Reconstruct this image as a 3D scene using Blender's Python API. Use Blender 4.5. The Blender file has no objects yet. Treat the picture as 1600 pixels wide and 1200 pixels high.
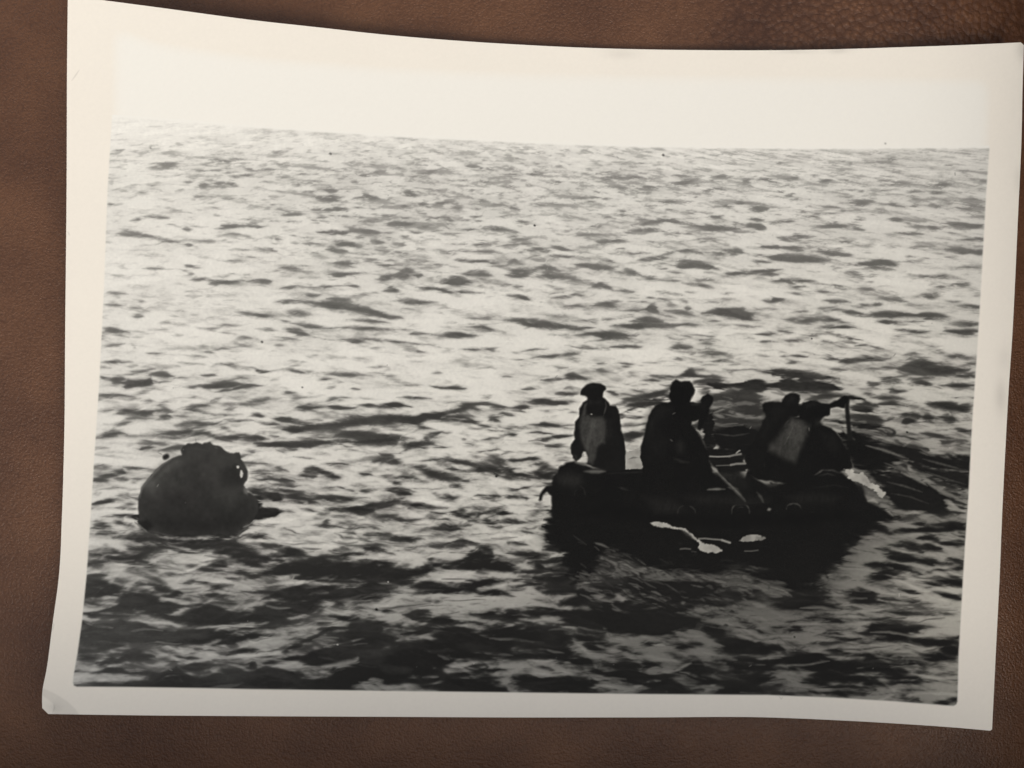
import bpy, math
import numpy as np
S = bpy.context.scene
COL = S.collection

# ------------------------------------------------------------------ camera, sky, sun, exposure
UNIT = 0.00017                 # metres on the seat for one unit of the table plan (1600 x 1200 units in view)
CAM_H = 0.235                  # the phone held this high over the print
cd = bpy.data.cameras.new("camera"); cam = bpy.data.objects.new("camera", cd); COL.objects.link(cam)
cam.location = (0, 0, CAM_H); cam.rotation_euler = (0, 0, 0)
cd.sensor_fit = 'HORIZONTAL'; cd.sensor_width = 36.0
cd.lens = 36.0 * CAM_H / (1600 * UNIT)
cd.clip_start = 0.005; cd.clip_end = 200
S.camera = cam
SUN_EL, SUN_AZ = math.radians(40), math.radians(160)      # azimuth from +Y; the soft sun is behind an unseen sofa back, added to half shade the seat
w = bpy.data.worlds.new("World"); S.world = w; w.use_nodes = True
nt = w.node_tree; bg = nt.nodes["Background"]
sky = nt.nodes.new("ShaderNodeTexSky"); sky.sky_type = 'NISHITA'; sky.sun_disc = False
sky.sun_elevation = SUN_EL; sky.sun_rotation = SUN_AZ; sky.dust_density = 3.0; sky.air_density = 0.7; sky.ozone_density = 0.6
hsv = nt.nodes.new('ShaderNodeHueSaturation'); hsv.inputs['Saturation'].default_value = 0.35
nt.links.new(sky.outputs[0], hsv.inputs['Color']); wb = nt.nodes.new('ShaderNodeMix'); wb.data_type = 'RGBA'; wb.blend_type = 'MULTIPLY'; wb.inputs[0].default_value = 1.0; wb.inputs[7].default_value = (1.0, 0.955, 0.875, 1)   # white balance
nt.links.new(hsv.outputs[0], wb.inputs[6]); nt.links.new(wb.outputs[2], bg.inputs[0]); bg.inputs[1].default_value = 0.15
sd = bpy.data.lights.new("sun", 'SUN'); sd.energy = 0.42; sd.angle = math.radians(36); sd.color = (1.0, 0.93, 0.82)
sun = bpy.data.objects.new("sun", sd); COL.objects.link(sun)
sun.rotation_euler = (math.pi/2 - SUN_EL, 0, -SUN_AZ + math.pi)
sun.location = (-0.5, 1, 1)
from mathutils import Vector
sdir = Vector((math.sin(SUN_AZ)*math.cos(SUN_EL), math.cos(SUN_AZ)*math.cos(SUN_EL), math.sin(SUN_EL)))
sun.rotation_euler = sdir.to_track_quat('Z', 'Y').to_euler()
S.view_settings.view_transform = 'Standard'; S.view_settings.look = 'None'
S.view_settings.exposure = 0.54; S.view_settings.gamma = 1.0

# ------------------------------------------------------------------ helpers
def part(name, me, mat, parent=None, label=None):
    o = bpy.data.objects.new(name, me); COL.objects.link(o); o.parent = parent
    if mat and not me.materials: me.materials.append(mat)
    if label: o["label"] = label
    return o
def thing(name, label, cat, loc=(0, 0, 0)):
    o = bpy.data.objects.new(name, None); o.empty_display_size = 0.02; COL.objects.link(o); o.location = loc
    o["label"] = label; o["category"] = cat
    return o
def mat_new(name):
    m = bpy.data.materials.new(name); m.use_nodes = True
    return m, m.node_tree, m.node_tree.nodes["Principled BSDF"]
def vnoise(X, Y, seed=0):
    """smooth value noise in -1..1"""
    xi = np.floor(X).astype(np.int64); yi = np.floor(Y).astype(np.int64)
    fx = (X - xi).astype(np.float32); fy = (Y - yi).astype(np.float32)
    fx = fx*fx*fx*(fx*(fx*6-15)+10); fy = fy*fy*fy*(fy*(fy*6-15)+10)
    rng = np.random.RandomState(seed); T = rng.uniform(-1, 1, (256, 256)).astype(np.float32)
    a = T[yi & 255, xi & 255]; b = T[yi & 255, (xi+1) & 255]; c = T[(yi+1) & 255, xi & 255]; d = T[(yi+1) & 255, (xi+1) & 255]
    return (a*(1-fx)+b*fx)*(1-fy) + (c*(1-fx)+d*fx)*fy
def sstep(a, b, x):
    t = np.clip((x-a)/(b-a), 0, 1); return t*t*(3-2*t)

#PAINT_START
# ------------------------------------------------------------------ the silver print: its tones, laid out over the sheet
W, H = 1600, 1200
yy, xx = np.mgrid[0:H, 0:W].astype(np.float32)
def curve(pts, x):
    p = np.array(pts, float); return np.interp(x, p[:, 0], p[:, 1])
HORIZON = [(100, 181), (175, 183), (250, 188), (300, 192), (400, 200), (500, 206.5), (600, 213), (700, 218), (800, 223), (900, 227), (1000, 230), (1100, 231.5), (1200, 232.5), (1300, 233), (1600, 231)]
yh = curve(HORIZON, xx[0]).astype(np.float32)[None, :]
def bicubic(xs, ys, V):
    V = np.array(V, float)
    def interp_axis(t, A, ax):          # Catmull-Rom on uneven knots via smooth linear + blur is enough
        return np.apply_along_axis(lambda c: np.interp(t, ax, c), 0, A)
    A = interp_axis(yy[:, 0], V, ys)            # H x nx
    B = np.apply_along_axis(lambda r: np.interp(xx[0], xs, r), 1, A)
    return B.astype(np.float32)
def blur(A, r):
    r = int(r)
    if r < 1: return A
    for ax in (0, 1):
        for _ in range(2):
            P = np.pad(A, [(r+1, r) if k == ax else (0, 0) for k in (0, 1)], mode='edge')
            c = np.cumsum(P, axis=ax, dtype=np.float64)
            n = A.shape[ax]
            A = ((np.take(c, range(2*r+1, 2*r+1+n), axis=ax) - np.take(c, range(0, n), axis=ax)) / (2*r+1)).astype(np.float32)
    return A
def ablur(A, rx, ry):
    for ax, r in ((1, rx), (0, ry)):
        for _ in range(2):
            Pd = np.pad(A, [(r+1, r) if k == ax else (0, 0) for k in (0, 1)], mode='edge'); c = np.cumsum(Pd, axis=ax, dtype=np.float64); n = A.shape[ax]
            A = ((np.take(c, range(2*r+1, 2*r+1+n), axis=ax)-np.take(c, range(0, n), axis=ax))/(2*r+1)).astype(np.float32)
    return A
def seg_field(pts, x0, y0, x1, y1):
    """distance to a polyline and position along it, on a window"""
    Y, X = np.mgrid[y0:y1, x0:x1].astype(np.float32)
    P = np.array(pts, np.float32); L = np.hypot(*(P[1:]-P[:-1]).T); tot = max(L.sum(), 1e-3); acc = 0
    D = np.full(X.shape, 1e9, np.float32); T = np.zeros(X.shape, np.float32)
    for (a, b, l) in zip(P[:-1], P[1:], L):
        d = b-a; q = max((d*d).sum(), 1e-6)
        t = np.clip(((X-a[0])*d[0]+(Y-a[1])*d[1])/q, 0, 1)
        e = np.hypot(X-a[0]-t*d[0], Y-a[1]-t*d[1])
        m = e < D; D = np.where(m, e, D); T = np.where(m, (acc+t*l)/tot, T); acc += l
    return D, T
def window(pts, pad):
    P = np.array(pts); return (max(int(P[:, 0].min()-pad), 0), max(int(P[:, 1].min()-pad), 0), min(int(P[:, 0].max()+pad)+2, W), min(int(P[:, 1].max()+pad)+2, H))
def stroke_cov(A, pts, wid, d, soft=1.0, flat=False):
    """lens-shaped mark: widest in the middle, pointed at the ends"""
    if len(pts) == 1: pts = [pts[0], (pts[0][0]+0.6, pts[0][1])]; flat = True
    x0, y0, x1, y1 = window(pts, wid+4)
    if x1 <= x0 or y1 <= y0: return
    D, T = seg_field(pts, x0, y0, x1, y1)
    prof = 1.0 if flat else np.power(np.clip(np.sin(math.pi*np.clip(T, 0.02, 0.98)), 0, 1), 0.85)
    hw = 0.5*wid*prof
    s = (0.9+0.30*wid)*soft
    cov = d*(1-sstep(-s, s, D-hw))
    A[y0:y1, x0:x1] = 1-(1-A[y0:y1, x0:x1])*(1-cov)
def poly_sd(pts, x0, y0, x1, y1):
    D, _ = seg_field(list(pts)+[pts[0]], x0, y0, x1, y1)
    Y, X = np.mgrid[y0:y1, x0:x1].astype(np.float32); ins = np.zeros(X.shape, bool); n = len(pts)
    for i in range(n):
        ax, ay = pts[i]; bx, by = pts[(i+1) % n]
        if ay == by: continue
        c = ((ay > Y) != (by > Y)) & (X < (bx-ax)*(Y-ay)/(by-ay)+ax); ins ^= c
    return np.where(ins, -D, D)
def poly_cov(A, pts, d, soft=1.5):
    x0, y0, x1, y1 = window(pts, soft+3)
    if x1 <= x0 or y1 <= y0: return
    cov = d*(1-sstep(-soft, soft, poly_sd(pts, x0, y0, x1, y1)))
    A[y0:y1, x0:x1] = 1-(1-A[y0:y1, x0:x1])*(1-cov)
def parse(txt):
    """lines: 'tile ox oy factor' then 'w d x,y x,y ..' strokes, 'P d x,y ..' filled shapes, 'L w v x,y ..' light marks, 'Q v x,y ..' light shapes"""
    ox = oy = 0; f = 4.0; out = []
    for ln in txt.replace(';', '\n').split('\n'):
        t = ln.split()
        if not t: continue
        if t[0] == 'tile': ox, oy, f = float(t[1]), float(t[2]), float(t[3]); continue
        k = 'S'
        if t[0] in 'PLQ': k = t[0]; t = t[1:]
        npar = 1 if k in 'PQ' else 2
        par = [float(v) for v in t[:npar]]
        if npar == 2: par[0] /= f
        pts = [(ox+float(a.split(',')[0])/f, oy+float(a.split(',')[1])/f) for a in t[npar:]]
        out.append((k, par, pts))
    return out
SEA = """
tile 100 600 4
22 .6 830,20 920,10 1080,0
22 .6 1080,25 1140,10 1210,15
18 .3 960,45 1090,25
28 .5 430,60 500,45 550,35
20 .5 390,15 480,8 560,0
26 .25 230,70 300,68
24 .5 480,120 530,105 560,108
16 .3 570,115 640,112
26 .4 215,170 290,165
30 .65 325,180 400,170 480,168
30 .65 560,165 610,160 665,172
28 .5 490,190 540,180 560,185
24 .55 610,200 650,195 680,210
16 .25 370,210 430,212 560,220
12 .3 800,80 840,80
18 .25 860,135 980,148
14 .35 1000,128 1060,128
18 .3 1120,128 1280,120
40 .3 740,190 810,165 880,180
22 .55 800,155 900,180 1000,190 1090,190
32 .65 1150,205 1210,190 1260,195
24 .55 1080,235 1130,228 1170,238
20 .45 1000,222 1090,225
14 .25 1270,188 1400,185
24 .6 1310,215 1400,220 1480,240 1600,255
30 .35 1180,230 1300,250 1420,265
14 .4 700,265 790,262
16 .5 810,270 900,255 960,240
24 .6 960,285 1010,280 1060,290
16 .45 1050,262 1120,270
14 .45 1250,305 1290,315
20 .5 1300,318 1350,325
40 .35 1360,280 1430,275 1500,290
14 .3 1370,335 1560,345
38 .65 205,325 290,315 330,300 380,315
50 .4 530,310 640,305 740,300 870,300
26 .6 740,300 870,300 940,330 1000,350
44 .75 990,330 1080,330 1150,335 1250,340
30 .6 1230,375 1400,378 1530,380 1600,365
30 .45 390,385 480,375 620,380
20 .35 470,360 550,365
34 .5 650,410 700,395 750,395
20 .25 230,400 280,405
36 .25 210,510 290,515
40 .7 200,595 260,580 320,560 350,550 385,560
30 .6 350,600 440,595 510,590
14 .35 380,520 560,535
40 .35 260,650 400,645
30 .55 185,690 240,680
50 .45 310,700 400,690 440,660 480,650
36 .8 180,745 240,735 290,738
46 .75 355,775 400,768 450,775
50 .6 300,860 340,850 370,835
64 .85 165,905 210,885 260,885 290,895
34 .75 230,940 280,935 330,930
30 .35 300,900 420,895
80 .85 355,960 430,945 500,950 560,960 620,985
70 .85 150,1045 240,1045 320,1060
70 .8 320,1080 400,1050 480,1040 600,1045
60 .6 350,1090 430,1110 500,1130
24 .5 160,1100 260,1110
50 .7 720,980 780,960 830,1010
30 .9 730,1010 860,1018 950,1010 1050,970 1130,945
34 .8 1130,945 1200,945 1300,970
16 .5 1080,980 1240,955
90 .85 950,1090 1010,1060 1080,1060 1180,1070 1240,1080
36 .8 1200,1085 1300,1070 1420,1050 1530,1045
30 .6 880,1120 960,1125 1080,1130
30 .5 1100,1140 1200,1125 1290,1110
16 .3 1300,975 1450,985 1600,1000
P .9 1190,1200 1290,1140 1400,1100 1500,1095 1620,1085 1620,1200
30 .8 150,1195 250,1200
50 .7 1490,545 1540,525 1600,540
30 .6 1490,560 1560,570 1600,560
24 .45 1160,540 1250,545 1330,545
18 .45 1320,535 1350,525 1390,540
14 .45 1160,605 1330,600 1430,608
50 .7 1400,705 1470,700 1520,720
40 .65 1520,700 1600,705
24 .45 1450,775 1530,785 1600,795
60 .85 1160,670 1250,690 1330,700
50 .6 1290,690 1330,730
55 .8 1240,800 1340,800
60 .8 1190,830 1260,840
14 .4 1280,885 1320,890
14 .4 1340,910 1390,905
16 .4 1370,880 1450,865
tile 500 600 4
18 .4 40,15 90,20
12 .3 200,35 260,38
40 .3 60,100 130,90 180,80
14 .35 690,10 780,20
20 .5 800,15 850,15 920,25
22 .45 490,85 560,88 640,90
26 .45 730,75 820,72 900,72
18 .45 900,72 1000,68 1080,65
20 .5 1280,35 1340,35
30 .7 1310,110 1390,105 1450,110 1600,115
30 .5 1480,65 1540,60 1600,65
30 .65 0,145 60,148 150,150
30 .6 210,145 280,135 350,140 420,135 500,130 560,145
30 .6 410,130 460,125 520,135
50 .9 -40,265 60,255 150,240 300,225 450,215 540,215 620,215 700,195 780,180 860,160 920,135 1000,120 1040,125
40 .9 470,215 560,225 640,222
24 .6 1080,148 1160,145 1220,155
16 .5 1220,152 1300,152
20 .5 840,200 940,205
24 .6 890,240 940,235 990,238
24 .65 1040,230 1080,215 1130,225
26 .4 1110,195 1150,185 1200,200
18 .5 920,280 1000,285 1100,285
14 .3 1250,265 1400,258 1590,255
36 .5 100,320 200,312 300,318 350,320
20 .5 60,350 170,350 250,345
24 .6 0,370 80,365 160,355
60 .8 250,360 330,345 430,335 540,340
36 .6 640,340 720,310 760,290
24 .6 770,295 830,300
26 .7 500,380 540,375
40 .75 520,410 570,385 620,370 700,370 740,378
22 .65 640,400 690,400
16 .6 730,400 790,400
16 .6 870,350 900,350
24 .6 890,370 950,378 1010,385
20 .55 990,355 1080,340 1150,325 1250,315
24 .6 1130,325 1180,318 1240,318
16 .45 1310,310 1430,308
26 .6 1330,355 1420,345 1500,325 1590,325
20 .55 1420,385 1480,382 1540,378
20 .6 1140,440 1170,430 1200,428
22 .5 1210,430 1300,425 1340,420
14 .5 900,425 1000,425 1100,415
44 .7 350,485 420,478 500,490
18 .5 560,480 640,478 720,465
36 .55 720,470 800,460 850,480
40 .55 560,510 650,530 720,560 800,580 900,595
50 .85 850,485 950,505 1050,530 1150,550 1230,575 1310,585
30 .6 1150,530 1200,545 1230,570
60 .5 1030,480 1090,480 1150,500
26 .55 1190,475 1250,475
30 .6 1300,465 1380,468
40 .55 1350,510 1430,505
60 .75 1340,560 1420,560 1480,540
20 .5 1100,560 1100,585
40 .7 0,545 60,565 140,585
34 .7 240,550 330,560
36 .7 360,575 430,580 500,590 560,600
16 .3 150,550 250,545
24 .45 170,645 240,640 320,640
20 .5 260,670 310,672
50 .5 430,660 490,655 560,680
16 .35 600,645 680,645
20 .5 800,645 860,640 920,648
20 .5 690,685 740,685
34 .75 0,705 80,708 160,712 260,715
36 .5 740,710 820,712 920,712
16 .4 480,712 600,712
20 .5 950,722 1060,722
20 .6 1080,702 1200,705 1330,715
44 .75 80,780 200,785 300,785 390,770
44 .75 290,765 380,740 460,740 560,748 640,755
40 .65 190,790 260,790 330,795
26 .65 600,765 680,765 760,770
18 .4 900,772 1060,765
44 .7 840,815 920,820 1010,805
40 .8 1010,800 1100,795 1170,798
24 .5 840,795 900,785
36 .6 950,850 1060,855 1150,850 1240,855
30 .6 380,835 440,832 490,840
26 .55 500,855 570,852 640,855
26 .5 730,848 790,842 860,852
20 .5 20,860 60,855
24 .45 110,875 200,880 280,895
20 .3 280,880 380,910
34 .4 750,885 850,900 900,905
16 .4 1050,890 1200,885
18 .5 1280,900 1340,900
16 .5 1250,920 1360,925
40 .45 150,930 220,935 260,950
40 .8 330,940 400,950 500,962 610,970
50 .4 120,1000 200,1010
44 .75 250,1020 330,1035 400,1045 450,1065
14 .35 0,1045 80,1040
20 .5 900,985 940,985
16 .5 1160,990 1190,1000
20 .55 1200,995 1300,1008
14 .4 700,1015 780,1020
20 .3 800,1040 880,1025
16 .3 530,1035 620,1050
P .92 -20,1085 60,1080 160,1080 230,1100 330,1115 400,1110 480,1140 560,1150 640,1150 660,1120 690,1095 730,1100 860,1105 900,1080 950,1050 1000,1015 1040,1010 1100,1040 1110,1090 1180,1130 1260,1165 1240,1180 1160,1170 1060,1160 960,1160 880,1165 860,1150 700,1160 690,1190 600,1200 400,1215 200,1215 -20,1200
30 .6 1110,1080 1170,1095
36 .7 1220,1060 1300,1065 1400,1075
30 .7 1400,1030 1530,1020
20 .6 1330,1150 1500,1160
tile 1180 500 4
30 .5 760,10 860,12 930,20
22 .6 410,48 520,45 620,48
22 .55 880,70 960,60 1080,75
26 .65 1210,72 1300,68 1390,72
20 .6 10,90 80,85 140,90
30 .7 400,88 470,88 540,105 640,120
20 .45 40,135 120,135
16 .55 180,125 250,132
16 .45 430,135 560,150
22 .7 650,165 720,160 800,175
12 .4 20,195 110,190
22 .7 260,200 320,200 380,215
16 .5 380,215 450,220 510,240
26 .75 160,228 240,228 310,228
20 .55 190,272 240,262
36 .75 520,262 600,250 680,238 800,240
18 .5 930,220 1000,212 1040,215
26 .4 1150,200 1200,205
36 .5 1200,225 1280,225 1340,235
18 .5 700,300 800,295 890,300
50 .75 940,300 1000,280 1070,260 1150,265
60 .8 940,310 1050,315 1180,310 1290,310
24 .5 1160,270 1260,275
24 .7 1270,345 1380,350
20 .4 1280,280 1380,275
12 .4 470,305 560,308
50 .85 60,320 150,318 250,330 380,350 470,360
20 .5 480,385 560,395
16 .45 560,405 660,408
30 .65 690,400 760,395
36 .75 780,385 840,378 900,390
20 .5 860,430 950,440
26 .7 970,395 1040,390 1100,405 1150,425
22 .55 1170,410 1260,405 1370,408
30 .85 340,490 400,480 460,475 560,465 640,480 670,495
24 .5 660,455 740,460
30 .4 740,480 850,480 980,505
24 .75 650,525 700,525 760,540
30 .75 770,525 850,520 930,535
50 .85 1090,520 1180,530 1270,545
40 .8 1270,550 1360,555
12 .5 1180,490 1370,490
60 .8 930,600 980,605 1030,620
30 .7 920,640 980,630
50 .75 1050,605 1120,625
60 .7 1170,610 1240,630
24 .6 1260,675 1350,695
30 .7 1040,705 1120,715 1210,735
40 .9 600,545 720,555 740,550
40 .85 590,615 700,610 780,630
40 .9 600,650 720,655 800,660
46 .85 820,695 880,710
30 .7 600,700 700,735 800,760
20 .6 880,725 1000,745
P .80 740,770 860,765 960,790 1060,820 1150,855 1260,850 1340,880 1340,960 1250,940 1130,920 1030,900 950,870 850,830 760,800
P .80 960,880 1100,910 1250,950 1345,970 1345,1060 1200,1000 1060,960 980,920
P .80 720,960 860,960 960,970 1010,1000 1080,1020 1150,1090 1180,1140 1180,1180 1100,1190 980,1190 900,1180 860,1130 820,1080 780,1030
P .97 330,600 480,690 520,730 640,760 760,800 780,860 820,930 720,950 620,920 560,800 420,700
24 .8 1200,1120 1330,1150
20 .6 1080,1000 1200,1030
L 18 .50 430,650 500,665 570,690
L 16 .50 600,660 720,690 820,720
L 16 .42 640,780 760,790 850,820 960,850
L 12 .60 880,730 950,745
L 22 .48 910,950 980,975 1060,1020
L 24 .50 1050,1000 1120,1050 1220,1085 1330,1110
L 14 .35 780,880 900,920 960,960
L 14 .32 600,760 690,770
tile 1 1 1
P .92 1095,600 1107,601 1125,598 1150,600 1165,595 1175,589 1190,592 1200,596 1225,594 1260,597 1300,600 1312,609 1290,613 1260,610 1225,607 1200,606 1185,610 1165,609 1140,607
P .55 1100,640 1180,640 1185,655 1180,670 1120,665 1104,655
P .9 1098,670 1180,668 1175,700 1120,700 1108,690
P .45 1095,610 1160,615 1190,625 1200,650 1110,650
L 4 .55 1195,602 1215,606 1228,618
L 5 .6 1192,625 1205,628 1220,622
L 5 .45 1205,612 1230,616 1270,614
L 4 .4 1140,632 1165,628 1190,632
L 5 .55 1140,642 1165,650 1195,650
L 4 .35 1105,628 1125,632
L 4 .45 1110,662 1140,665 1185,663
L 3 .3 1108,682 1150,684
L 5 .5 1115,645 1130,650
P .97 862,790 862,830 868,850 880,870 885,900 905,903 925,880 940,855 960,855 990,880 1020,885 1060,893 1120,888 1140,880 1200,895 1240,915 1270,905 1300,885 1330,850 1360,828 1385,800 1300,760 900,760
P .45 900,855 990,870 1020,930 1100,930 1080,960 1000,950 930,925
tile 800 400 4
30 .5 810,20 900,12 970,10
60 .5 1050,45 1130,50 1200,60 1270,75
20 .5 900,48 980,50
20 .5 1340,105 1450,105
26 .4 1500,105 1600,95
36 .6 400,55 500,65 560,75 630,70
16 .4 600,35 640,40
40 .6 670,100 740,105 790,120
16 .55 800,130 900,138
20 .4 970,155 1050,155
18 .5 1150,148 1260,155
32 .7 1090,170 1160,175 1240,200
36 .8 500,200 560,180 620,205
24 .5 640,215 730,215
26 .5 870,230 960,225 1060,238
16 .5 1310,235 1390,232
50 .7 150,80 200,68 270,85
60 .7 -40,115 40,105 130,100
60 .5 150,125 240,120 360,135
20 .4 350,145 430,155
26 .4 20,190 80,190
30 .7 0,255 40,255 90,275
30 .7 270,265 340,255 400,240 470,250
16 .45 160,290 210,295
20 .7 850,260 900,262
24 .5 590,285 680,285
34 .65 510,310 570,300 640,318
26 .5 340,315 420,310 500,312
24 .5 970,300 1020,310
30 .7 1070,320 1110,325
50 .95 850,330 880,325 910,350
16 .6 680,345 850,335
30 .5 970,345 1050,350 1130,370
60 .9 1230,350 1310,345 1400,345 1480,360
40 .65 1400,370 1470,385 1550,410
16 .6 1230,410 1310,408
18 .5 1370,430 1500,440
24 .4 170,370 270,368 400,368
16 .4 450,360 520,365
26 .55 400,400 500,400 600,395 700,385
36 .85 740,405 820,395 870,400 920,410
40 .7 650,435 750,430 850,435 950,435 1050,430
60 .75 -20,400 80,410 180,430 280,440 360,440
20 .6 360,455 500,450
50 .8 500,490 590,495 680,495 750,495
16 .5 380,498 500,495
14 .5 460,540 600,530
20 .3 1390,485 1480,480
16 .5 1500,488 1600,490
16 .5 1550,540 1600,532
20 .6 360,565 430,575 540,585
20 .75 640,572 710,570 790,570
36 .7 980,575 1050,560 1120,565
14 .5 1110,610 1140,605
14 .5 1170,605 1260,615
20 .6 70,592 130,585 210,582
14 .4 0,600 60,602
30 .7 180,630 260,628 340,615 400,608
14 .5 0,645 180,635
20 .35 340,640 430,640
14 .6 510,675 580,675
10 .5 640,672 760,672
14 .6 820,665 900,668
10 .5 890,640 990,640
12 .6 690,690 730,692
20 .7 1220,658 1300,656 1380,660
18 .55 1360,685 1430,682
10 .4 940,690 1100,690 1250,685
16 .4 540,715 590,715
32 .85 330,760 390,748 440,765
24 .75 195,775 250,772 310,768
50 .9 1050,745 1100,725 1150,745
18 .6 930,755 1050,745
22 .75 1150,750 1260,748 1350,760
20 .65 810,775 860,770 910,775
24 .5 75,832 120,830 155,835
26 .4 290,862 360,862 430,860
14 .5 590,825 700,830 820,850
30 .6 580,850 640,870
40 .85 640,930 760,895 850,875 960,845 1010,820
34 .75 720,945 800,935 900,920
34 .8 110,912 200,908 270,912
16 .5 270,912 370,910
24 .6 0,952 60,948 120,955
16 .35 140,970 330,960
24 .7 740,1010 860,1000
22 .55 60,1060 200,1055 330,1055
26 .75 680,1060 760,1052 840,1050
20 .6 0,1115 50,1112
14 .5 100,1108 230,1105
26 .7 130,1155 200,1140 300,1130 370,1125
50 .8 700,1130 760,1120 820,1105
24 .65 220,1185 370,1190
40 .8 1130,790 1200,780 1290,780
50 .8 1290,870 1400,880 1500,850
60 .8 1420,920 1500,915 1580,900
40 .8 1230,990 1350,985
50 .85 1350,1040 1450,1050 1560,1030
60 .9 1200,1075 1400,1075 1600,1090
60 .9 1200,1150 1400,1150 1560,1130
30 .8 1200,900 1300,870
tile 0 900 4
P .92 530,0 620,5 680,40 740,60 790,85 700,110 620,130 520,125
P .88 925,40 980,25 1050,50 1120,80 1130,105 1060,110 980,95 940,70
30 .6 1120,40 1200,30 1280,45
P .92 620,215 740,160 780,115 900,95 950,115 1000,150 1110,180 1060,215 980,240 900,230 860,200 800,250 740,270 690,255 700,235
40 .8 505,235 620,235 720,240
30 .7 490,295 590,310
P .88 1020,245 1100,262 1180,250 1150,210 1200,180 1300,180 1400,200 1610,215 1610,285 1500,290 1400,300 1250,300 1090,290
30 .75 1270,120 1350,120 1440,125
20 .5 1450,20 1600,15
14 .45 1480,105 1600,110
20 .4 1350,160 1480,160 1600,155
60 .9 480,360 600,350 750,325 900,320 1010,340
70 .9 640,390 760,370 900,360 1050,385 1200,390 1350,360 1470,340
40 .85 1150,385 1400,375 1620,375
50 .35 480,440 600,440
60 .35 480,510 600,500
56 .92 770,515 840,490 940,505
50 .8 620,545 700,530 760,535
16 .5 920,490 970,500
20 .5 1200,475 1280,465 1350,460
24 .5 1450,490 1520,470 1600,460
30 .7 460,605 600,595 700,600 820,600
24 .5 820,605 960,600
40 .9 1155,580 1210,570 1290,575
24 .7 1530,560 1600,555
P .93 790,675 900,640 970,610 1050,600 1100,580 1120,610 1200,640 1290,640 1330,610 1450,590 1610,590 1610,715 1300,710 800,702
P .8 440,665 600,668 800,675 820,702 440,700
tile 400 900 4
30 .7 260,10 400,15 560,8
50 .85 820,5 920,20 1020,5
P .86 30,140 150,90 230,60 300,80 420,60 540,80 600,110 540,150 440,150 380,180 420,200 340,230 260,235 150,230 200,270 100,295 -10,300 -10,190 100,160 200,130 150,125
50 .9 560,95 610,105
60 .85 630,80 720,70 800,95
60 .9 1020,60 1100,50 1200,75 1330,70 1400,40
40 .9 1300,30 1420,10 1450,30
40 .7 1450,20 1550,45
36 .85 1380,95 1480,105 1600,125
20 .6 1230,185 1400,185
50 .85 1380,225 1480,225 1590,215
36 .75 950,240 1010,235 1070,235
50 .8 1080,280 1160,270 1260,285
16 .6 1260,290 1360,290
20 .55 960,318 1100,322
16 .6 640,205 760,205 850,205
40 .6 480,255 560,265 680,240
24 .6 420,300 470,290
16 .4 0,360 120,350
30 .85 40,475 200,450 330,395 440,345
20 .7 440,340 540,320
P .88 540,370 580,310 680,300 740,275 800,285 900,300 880,330 800,330 780,370 700,390 620,400 560,400
P .9 340,480 480,430 620,430 700,395 800,375 900,385 860,430 780,450 720,440 640,480 620,540 500,555 300,560 350,500
40 .75 110,540 250,520 380,500
P .97 630,540 650,470 740,450 850,430 960,405 1060,390 1150,430 1210,500 1220,540 1160,590 1060,600 970,610 900,650 820,670 780,640 700,630 600,700 500,715 400,710 420,650 500,590
P .85 -10,590 80,570 160,580 240,600 420,600 450,640 405,712 -10,710
P .93 1110,380 1200,360 1290,340 1400,350 1440,390 1500,430 1610,450 1610,500 1480,500 1380,490 1300,520 1230,520 1240,480 1200,450 1150,410
60 .9 1420,350 1500,335 1620,345
60 .85 1450,380 1620,400
P .92 1200,640 1280,600 1360,620 1420,610 1520,650 1560,690 1550,730 1200,730 1130,710
60 .8 960,650 1060,660 1200,640
24 .7 1330,570 1400,560 1440,590
20 .7 1480,590 1600,580
L 12 .6 430,440 540,420 680,390
L 22 .62 200,580 350,575 500,560 640,545
L 30 .55 520,550 600,540 640,510
L 20 .5 780,460 830,440
L 14 .5 1030,630 1130,630
L 14 .35 730,635 800,650
L 20 .3 1150,480 1200,520
L 10 .7 232,40 250,0
L 16 .6 0,540 120,510 250,480
L 30 .72 -30,440 120,420 220,400
tile 800 900 4
P .95 -10,330 100,320 200,330 300,310 380,360 480,370 600,420 640,455 560,460 450,440 380,400 300,430 200,420 100,430 -10,420
50 .85 -10,490 100,490 220,480 350,470
20 .5 200,465 320,460
50 .5 280,520 340,520
36 .9 390,545 460,535 540,555
40 .7 40,600 140,580 230,585
P .8 20,620 120,620 260,640 320,690 300,720 200,725 100,690 0,660
P .82 300,630 400,620 490,670 480,700 520,740 340,740 300,690
50 .85 150,235 220,220 340,240
100 .8 340,270 420,270 500,300 540,340
P .98 480,190 560,160 680,180 760,220 860,260 900,220 1000,230 1080,270 1180,260 1180,285 1050,280 980,330 1020,360 920,375 800,360 700,330 600,300 520,250
P .95 700,20 850,40 1000,30 1180,30 1190,130 1160,160 1050,160 960,160 860,150 780,110
40 .8 860,190 960,200 1060,220
60 .9 320,170 420,140 520,130
40 .9 380,100 500,110
40 .8 180,20 300,30 420,15
60 .7 180,80 300,80 400,90
60 .8 560,100 640,120
60 .6 540,40 660,30
60 .5 940,410 1050,430 1180,440
P .9 630,490 700,465 800,490 900,530 960,570 880,570 830,570 800,530 740,510
60 .85 590,560 680,540 800,570
30 .9 820,580 870,580
60 .85 550,600 680,610 820,615
P .9 680,640 800,620 960,615 1050,660 1100,740 940,735 860,690 780,670
40 .7 1000,520 1160,520
60 .6 1080,560 1220,590
40 .85 1080,610 1200,650 1290,660
P .85 1250,720 1290,680 1400,665 1560,700 1600,740 1260,745
50 .6 1440,640 1600,650
P .92 1300,420 1400,400 1520,400 1610,440 1610,470 1500,480 1420,470 1350,460
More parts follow.
